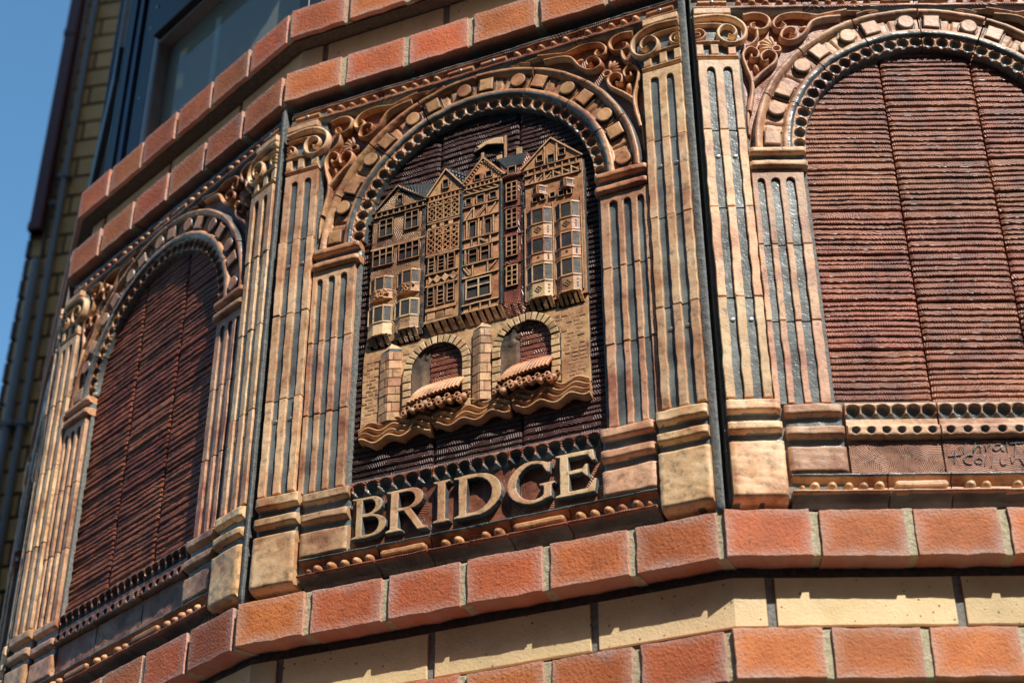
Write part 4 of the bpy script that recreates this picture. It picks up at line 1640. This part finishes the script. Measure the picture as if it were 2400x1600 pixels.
o_ = mkpart('brickwork', mb, WALLC, br)
o_['kind'] = 'stuff'
for ai, (cx_, sp, r, t) in enumerate(ARCH):
    rr = random.Random(ai)
    # voussoirs, each its own wedge
    angs = np.linspace(-4, 184, 17)
    for i in range(16):
        mb = MB()
        a0, a1 = angs[i] + .7, angs[i + 1] - .7
        mb.slab(arc(cx_, sp, r, r, a0, a1, 2)[::-1] + arc(cx_, sp, r + t, r + t, a0, a1, 2), -20, -9 + rr.uniform(-1, 1), bev=1.2, wob=.35, step=7, seed=i + ai * 30) if False else \
            mb.slab(arc(cx_, sp, r + t, r + t, a0, a1, 2) + arc(cx_, sp, r, r, a1, a0, 2), -20, -9 + rr.uniform(-1, 1), bev=1.2, wob=.35, step=7, seed=i + ai * 30)
        mkpart('voussoir', mb, BUFF, br)
    for sg in (-1, 1):
        y = sp - 3
        k = 0
        while y > 248:
            h = rr.uniform(10, 13)
            u0, u1 = sorted((cx_ + sg * r, cx_ + sg * (r + t)))
            mb = MB()
            mb.box(u0, y - h + 1, u1, y, -20, -9 + rr.uniform(-1, 1), bev=1.2, wob=.35, step=7, seed=k + ai * 9)
            mkpart('voussoir', mb, BUFF, br)
            y -= h
            k += 1
    # rough splayed reveal from the ring to a narrower opening
    hole_c, hole_r, hole_sp = cx_ + 13, r - 14, sp + 12
    vsA = aring(cx_, sp, r + 1, 240, 24)
    vsB = aring(hole_c, hole_sp, hole_r, 240, 24)
    m = len(vsA)
    P = np.zeros((m, 7, 3))
    for i in range(m):
        for j in range(7):
            tt = j / 6
            P[i, j] = (vsA[i][0] * (1 - tt) + vsB[i][0] * tt, vsA[i][1] * (1 - tt) + vsB[i][1] * tt, -11 - 7.5 * tt)
    P[:, 1:6, 2] += np.random.RandomState(ai).uniform(-2.2, 2.2, (m, 5))
    P[:, 1:6, 0] += np.random.RandomState(ai + 9).uniform(-1.2, 1.2, (m, 5))
    mb = MB()
    mb.grid(P, np.random.RandomState(ai + 5).uniform(0, .5, (m, 7)))
    rv = mkpart('reveal', mb, ROUGH, br)
    # boards behind the opening
    for k in range(9):
        mb = MB()
        y = 282 + k * 8.2
        hw = hole_r + 1
        mb.box(hole_c - hw, y, hole_c + hw, y + 7.2, -32, -16.5 + rr.uniform(-.6, .6), bev=1.2, wob=.5, step=8, seed=k)
        mkpart('board', mb, FIELD_R, br)
    # starling of logs: slanting trunks, then cut ends
    mb = MB()
    nlog = 13
    for i in range(nlog):
        t = i / (nlog - 1)
        ut, ub = hole_c - hole_r - 6 + t * (2 * hole_r + 10), cx_ - r + 2 + t * (2 * r - 6)
        vt = 291 + 2 * math.sin(t * 3)
        n = 5
        pts3 = []
        for j in range(n):
            s_ = j / (n - 1)
            pts3.append((ut + (ub - ut) * s_ ** 1.3, vt - 36 * s_ ** 1.15 * (1 - .25 * t), -24 + 24 * math.sin(s_ * 1.5) ** .9))
        ring = 6
        vs = []
        for (u, v, dd) in pts3:
            for k in range(ring):
                a = k * 2 * math.pi / ring
                vs.append((u + 3.3 * math.cos(a), v + 1.4 * math.sin(a), dd + 3.1 * math.sin(a)))
        fs = [(j * ring + k, (j + 1) * ring + k, (j + 1) * ring + (k + 1) % ring, j * ring + (k + 1) % ring) for j in range(n - 1) for k in range(ring)]
        mb.add(vs, fs, [.0 if i % 3 else .25] * len(vs), True)
    mkpart('log_bundle', mb, TIMB if ai == 0 else HORA, br)
    ends = []
    for i in range(21):
        t = rr.random()
        ends.append((cx_ - r - 8 + (i + .5) / 21 * (2 * r + 20), 243 + (i % 3) * 5.6 + rr.uniform(-1.5, 1.5), -9 + 6 * math.sin(3.14 * (i + .5) / 21) + (2 - i % 3) * 2.5))
    for i, (u, v, dd) in enumerate(ends):
        rad = rr.uniform(3.4, 5.2)
        mb = MB()
        vs = []
        n = 10
        hol = i % 4 != 3
        prof = ((rad * 1.0, -12), (rad, 3.5), (rad * .8, 5), (rad * .5, 5), (rad * .46, 1.0)) if hol else ((rad, -12), (rad, 2.5), (rad * .8, 4.2), (rad * .4, 5), (rad * .1, 5.2))
        for (q, z) in prof:
            for k in range(n):
                a = k * 2 * math.pi / n
                vs.append((u + q * math.cos(a) + z * .12, v + q * math.sin(a) - z * .25, dd + z))
        fs = [(j * n + k, j * n + (k + 1) % n, (j + 1) * n + (k + 1) % n, (j + 1) * n + k) for j in range(4) for k in range(n)]
        fs.append(tuple(4 * n + k for k in range(n)))
        mb.add(vs, fs, [0] * (4 * n) + ([1] if hol else [0]) * n, False)
        mkpart('log', mb, PINK if i % 2 else ORANGE, br)

# cutwater piers of small blocks
for pi_, (a, m_, b, tip) in enumerate(((190, 206, 223, 372), (333, 347, 362, 371))):
    rr = random.Random(pi_ + 40)
    core = MB()
    prism(core, [(a, -20), (a + .8, -13.5), (m_, -7.5), (b - .8, -13.5), (b, -20)], 239, 357, .85)
    core.add([(a, 357, -14), (m_, 357, -6.5), (b, 357, -14), (m_, tip, -15)], [(0, 1, 3), (1, 2, 3)], 0)
    po = mkpart('cutwater', core, TAN, br)
    y = 240.0
    row = 0
    while y < 352:
        h = rr.uniform(12.5, 16)
        h = min(h, 357 - y)
        for (x0, d0, x1, d1) in ((a, -13, m_ - .3, -6.8), (m_ + .3, -6.8, b, -13)):
            cuts = [0, 1] if (row + (x0 > m_)) % 2 else [0, rr.choice((.36, .62)), 1]
            for ci in range(len(cuts) - 1):
                t0, t1 = cuts[ci] + .02, cuts[ci + 1] - .02
                p0, p1 = (x0 + (x1 - x0) * t0, d0 + (d1 - d0) * t0), (x0 + (x1 - x0) * t1, d0 + (d1 - d0) * t1)
                q = rr.uniform(-.3, .5)
                mb = MB()
                mb.hexa([(p0[0], y + .6, p0[1] - 4), (p1[0], y + .6, p1[1] - 4), (p1[0], y + h - .6, p1[1] - 4), (p0[0], y + h - .6, p0[1] - 4),
                         (p0[0] + .3, y + .9, p0[1] + 1 + q), (p1[0] - .3, y + .9, p1[1] + 1 + q), (p1[0] - .3, y + h - .9, p1[1] + 1 + q), (p0[0] + .3, y + h - .9, p0[1] + 1 + q)])
                mkpart('block', mb, WALLC if rr.random() < .7 else TIMB, po)
        y += h
        row += 1

# waves at the foot of the bridge
wav = link('river_waves', None, PC)
for ti, (a, b) in enumerate(((161, 272), (274, 389), (391, 503.5))):
    for li in range(4):
        yb = 241 - li * 8.4
        dd = -12.5 + li * .9
        ph = ti * 1.9 + li * .55
        us = np.linspace(a + li * 1.0, b + li * .5, 30)
        w = lambda u, k: yb + 4.2 * math.sin(u * .150 + ph + k) + 1.2 * math.sin(u * .07 + ph * 2)
        # each band swells forward to a lip at its upper edge
        prof = [(-9.8, dd - 6), (-6.4, dd - 5.0), (-4.4, dd - 2.6), (-2.8, dd + 1.2), (-1.0, dd + 3.4), (.7, dd + 2.8), (1.6, dd - .6), (1.6, -26)]
        P = np.zeros((len(us), len(prof), 3))
        for i, u in enumerate(us):
            for j, (dv, d_) in enumerate(prof):
                P[i, j] = (u, w(u, 0) + dv, d_)
        if li == 3:
            P[:, 0, 1] += 3.5
            P[:, 0, 2] = -26
            P[:, 1, 1] += 1.5
            P[:, 1, 2] -= 2
        mb = MB()
        mb.grid(P, np.zeros((len(us), len(prof))))
        mb.f = [tuple(reversed(f)) for f in mb.f]
        n = len(prof)
        for e in (0, len(us) - 1):
            mb.add([tuple(P[e, j]) for j in range(n)] + [(P[e, 0, 0], P[e, 0, 1], -28)], [tuple(range(n + 1))], 0)
        mkpart('wave', mb, TIMB if li % 2 else WALLC, wav)

SIDE[0] = 0.0
# ------------------------------------------------------------------ bay window above
bw = thing('bay_window', 'dark blue framed bay window above the red brick sill', 'window', (0, 0, 0))


def wpart(name, face, boxes, mat, bev=1.5, wob=0.0, d=None):
    mb = MB()
    for (u0, v0, u1, v1, d0, d1) in boxes:
        mb.box(u0, v0, u1, v1, d0, d1, bev=bev, wob=wob, step=200)
    o = link(name, mb.mesh(name, mat), bw)
    o.location = FR[face][0]
    o.rotation_euler = (0, 0, FR[face][1])
    return o


for face in ('F', 'L', 'C', 'R'):
    VT = 2990 if face == 'F' else 1716
    wpart('outer_frame', face, [(9, 1072, 34, VT, -90, -34), (640, 1072, 668, VT, -90, -34)], FRAME)
    wpart('frame_edge', face, [(34.5, 1072, 54, VT, -90, -39)], FRAMEL)
    wpart('inner_frame', face, [(68, 1072, 114, VT, -90, -42)], FRAME)
    wpart('reveal', face, [(54.5, 1072, 67.5, VT, -90, -70)], FRAME)
    wpart('mullion', face, [(115, 1072, 139, VT, -90, -40)], GREYF, 5)
    wpart('transom', face, [(141, 1400, 638, 1492, -90, -24)], FRAME, 4)
    wpart('transom_edge', face, [(141, 1394, 638, 1399.5, -88, -40)], GREYF, 1)
    wpart('bottom_rail', face, [(141, 1072, 638, 1110, -90, -45)], FRAME, 3)
    wpart('pane', face, [(141, 1108, 638, 1396, -72, -66)], GLASS, .2)
    wpart('pane', face, [(141, 1490, 638, 1712, -72, -66)], GLASS, .2)
    for (u, v) in ((92, 1466), (88, 1284), (146, 1476)):
        mb = MB()
        mb.dome(u, v, 5, 5, -44 if u < 140 else -24, 3, n=10, rings=3)
        o = link('screw_head', mb.mesh('screw_head', METAL), bw)
        o.location = FR[face][0]
        o.rotation_euler = (0, 0, FR[face][1])
    wpart('blind', face, [(146 + 38 * i, 1080, 172 + 38 * i, 1712, -205 - 3 * i, -200 - 3 * i) for i in range(3)], BLIND, .3)
    wpart('curtain', face, [(560, 1080, 660, 1712, -230, -224)], BLIND, .3)
# room behind the glass, and the head of the bay
room = drum('room_lining', -420, Z0 + 1.06, Z0 + 1.716, ROOM, bw)
head = drum('bay_head', -30, Z0 + 3.0, Z0 + 8.5, CREAM, bay)
drum('bay_head', -31, Z0 + 1.90, Z0 + 2.999, CREAM, bay, ['L', 'C', 'R', 'R2', 'R3'])
drum('string_course', 125, Z0 + 1.718, Z0 + 1.898, REDB, bay, ['L', 'C', 'R', 'R2', 'R3'])  # unseen projecting band, added and sized to shade the window frames
drum('bay_head', -32, Z0 + 1.716, Z0 + 1.8995, CREAM, bay, ['L', 'C', 'R', 'R2', 'R3'])

# ------------------------------------------------------------------ wall behind, pipes
fw_ = thing('brick_wall', 'shaded cream brick wall behind the bay, against the sky', 'wall', FAC_O, FAC_A)
mb = MB()
mb.box(-104, 0, 520, 6500, -700, -6, bev=1, wob=0, step=9000)
link('wall_core', mb.mesh('wall_core', MORTD), fw_)
wb = [brick_mesh(w_, 64, 30, CREAM2, 300 + i, .4, 1.2) for i, w_ in enumerate((212, 101, 212, 101))]
JZ = 2.5 + 2.79
for k in range(-30, 8):
    z = 75 * k + 5290 + 0.0
    if z < 2900 or z > 6400:
        continue
    u = -88
    alt = k % 2
    seq = [1, 0, 1] if alt else [0, 1]
    for i in seq:
        o = link('brick', wb[i + 2 * (k % 2) * 0], fw_, (u / 1000, 0, (z + 5.5) / 1000))
        o.rotation_euler = (0, rng.uniform(-.003, .003), rng.uniform(-.01, .01))
        u += (212 if i == 0 else 101) + 10
mb = MB()
for k in range(-30, 8):
    z = 75 * k + 5290
    if z > 2900:
        mb.box(-104, z + 5, -89.5, z + 69, -30, 4 if k % 2 else 1, bev=1.5, wob=.6, step=20, seed=k)
mkparts('quoin', mb, DPUR, fw_)
rs = thing('downpipe', 'dark red square downpipe at the corner of the shaded wall', 'pipe', FAC_O, FAC_A)
mb = MB()
mb.box(-88, 4694, -48, 6500, 6, 42, bev=4, wob=0, step=9000)
link('pipe_body', mb.mesh('pipe_body', DRED), rs)
mb = MB()
for z in (4694, 5500):
    mb.box(-90, z, -46, z + 30, 2, 45, bev=3, wob=0, step=9000)
mkparts('pipe_collar', mb, DRED, rs)


def conduit(u, r, z0, z1, d, label):
    t = thing('conduit_pipe', label, 'pipe', FAC_O, FAC_A, 'grey conduits on the shaded wall')
    mb = MB()
    n = 16
    vs = [(u + r * math.cos(k * 2 * math.pi / n), z, d + r * math.sin(k * 2 * math.pi / n)) for z in (z0, z1) for k in range(n)]
    mb.add(vs, [(k, (k + 1) % n, n + (k + 1) % n, n + k) for k in range(n)] + [tuple(range(n))[::-1], tuple(range(n, 2 * n))], 0, True)
    link('pipe_body', mb.mesh('pipe_body', PIPE), t)
    mb = MB()
    for z in np.arange(z0 + 200, z1, 900):
        mb.box(u - r - 8, z, u + r + 8, z + 16, 0, d + r + 2, bev=2, wob=0, step=900)
    mkparts('pipe_clip', mb, PIPE, t)


conduit(-8, 12, 200, 6500, 14, 'thin grey conduit running the whole height of the shaded wall')
conduit(-41, 6.5, 4600, 6500, 12, 'thinnest grey conduit beside the dark red downpipe')
conduit(-51, 15, 200, 4590, 18, 'thicker grey conduit below the dark red downpipe')
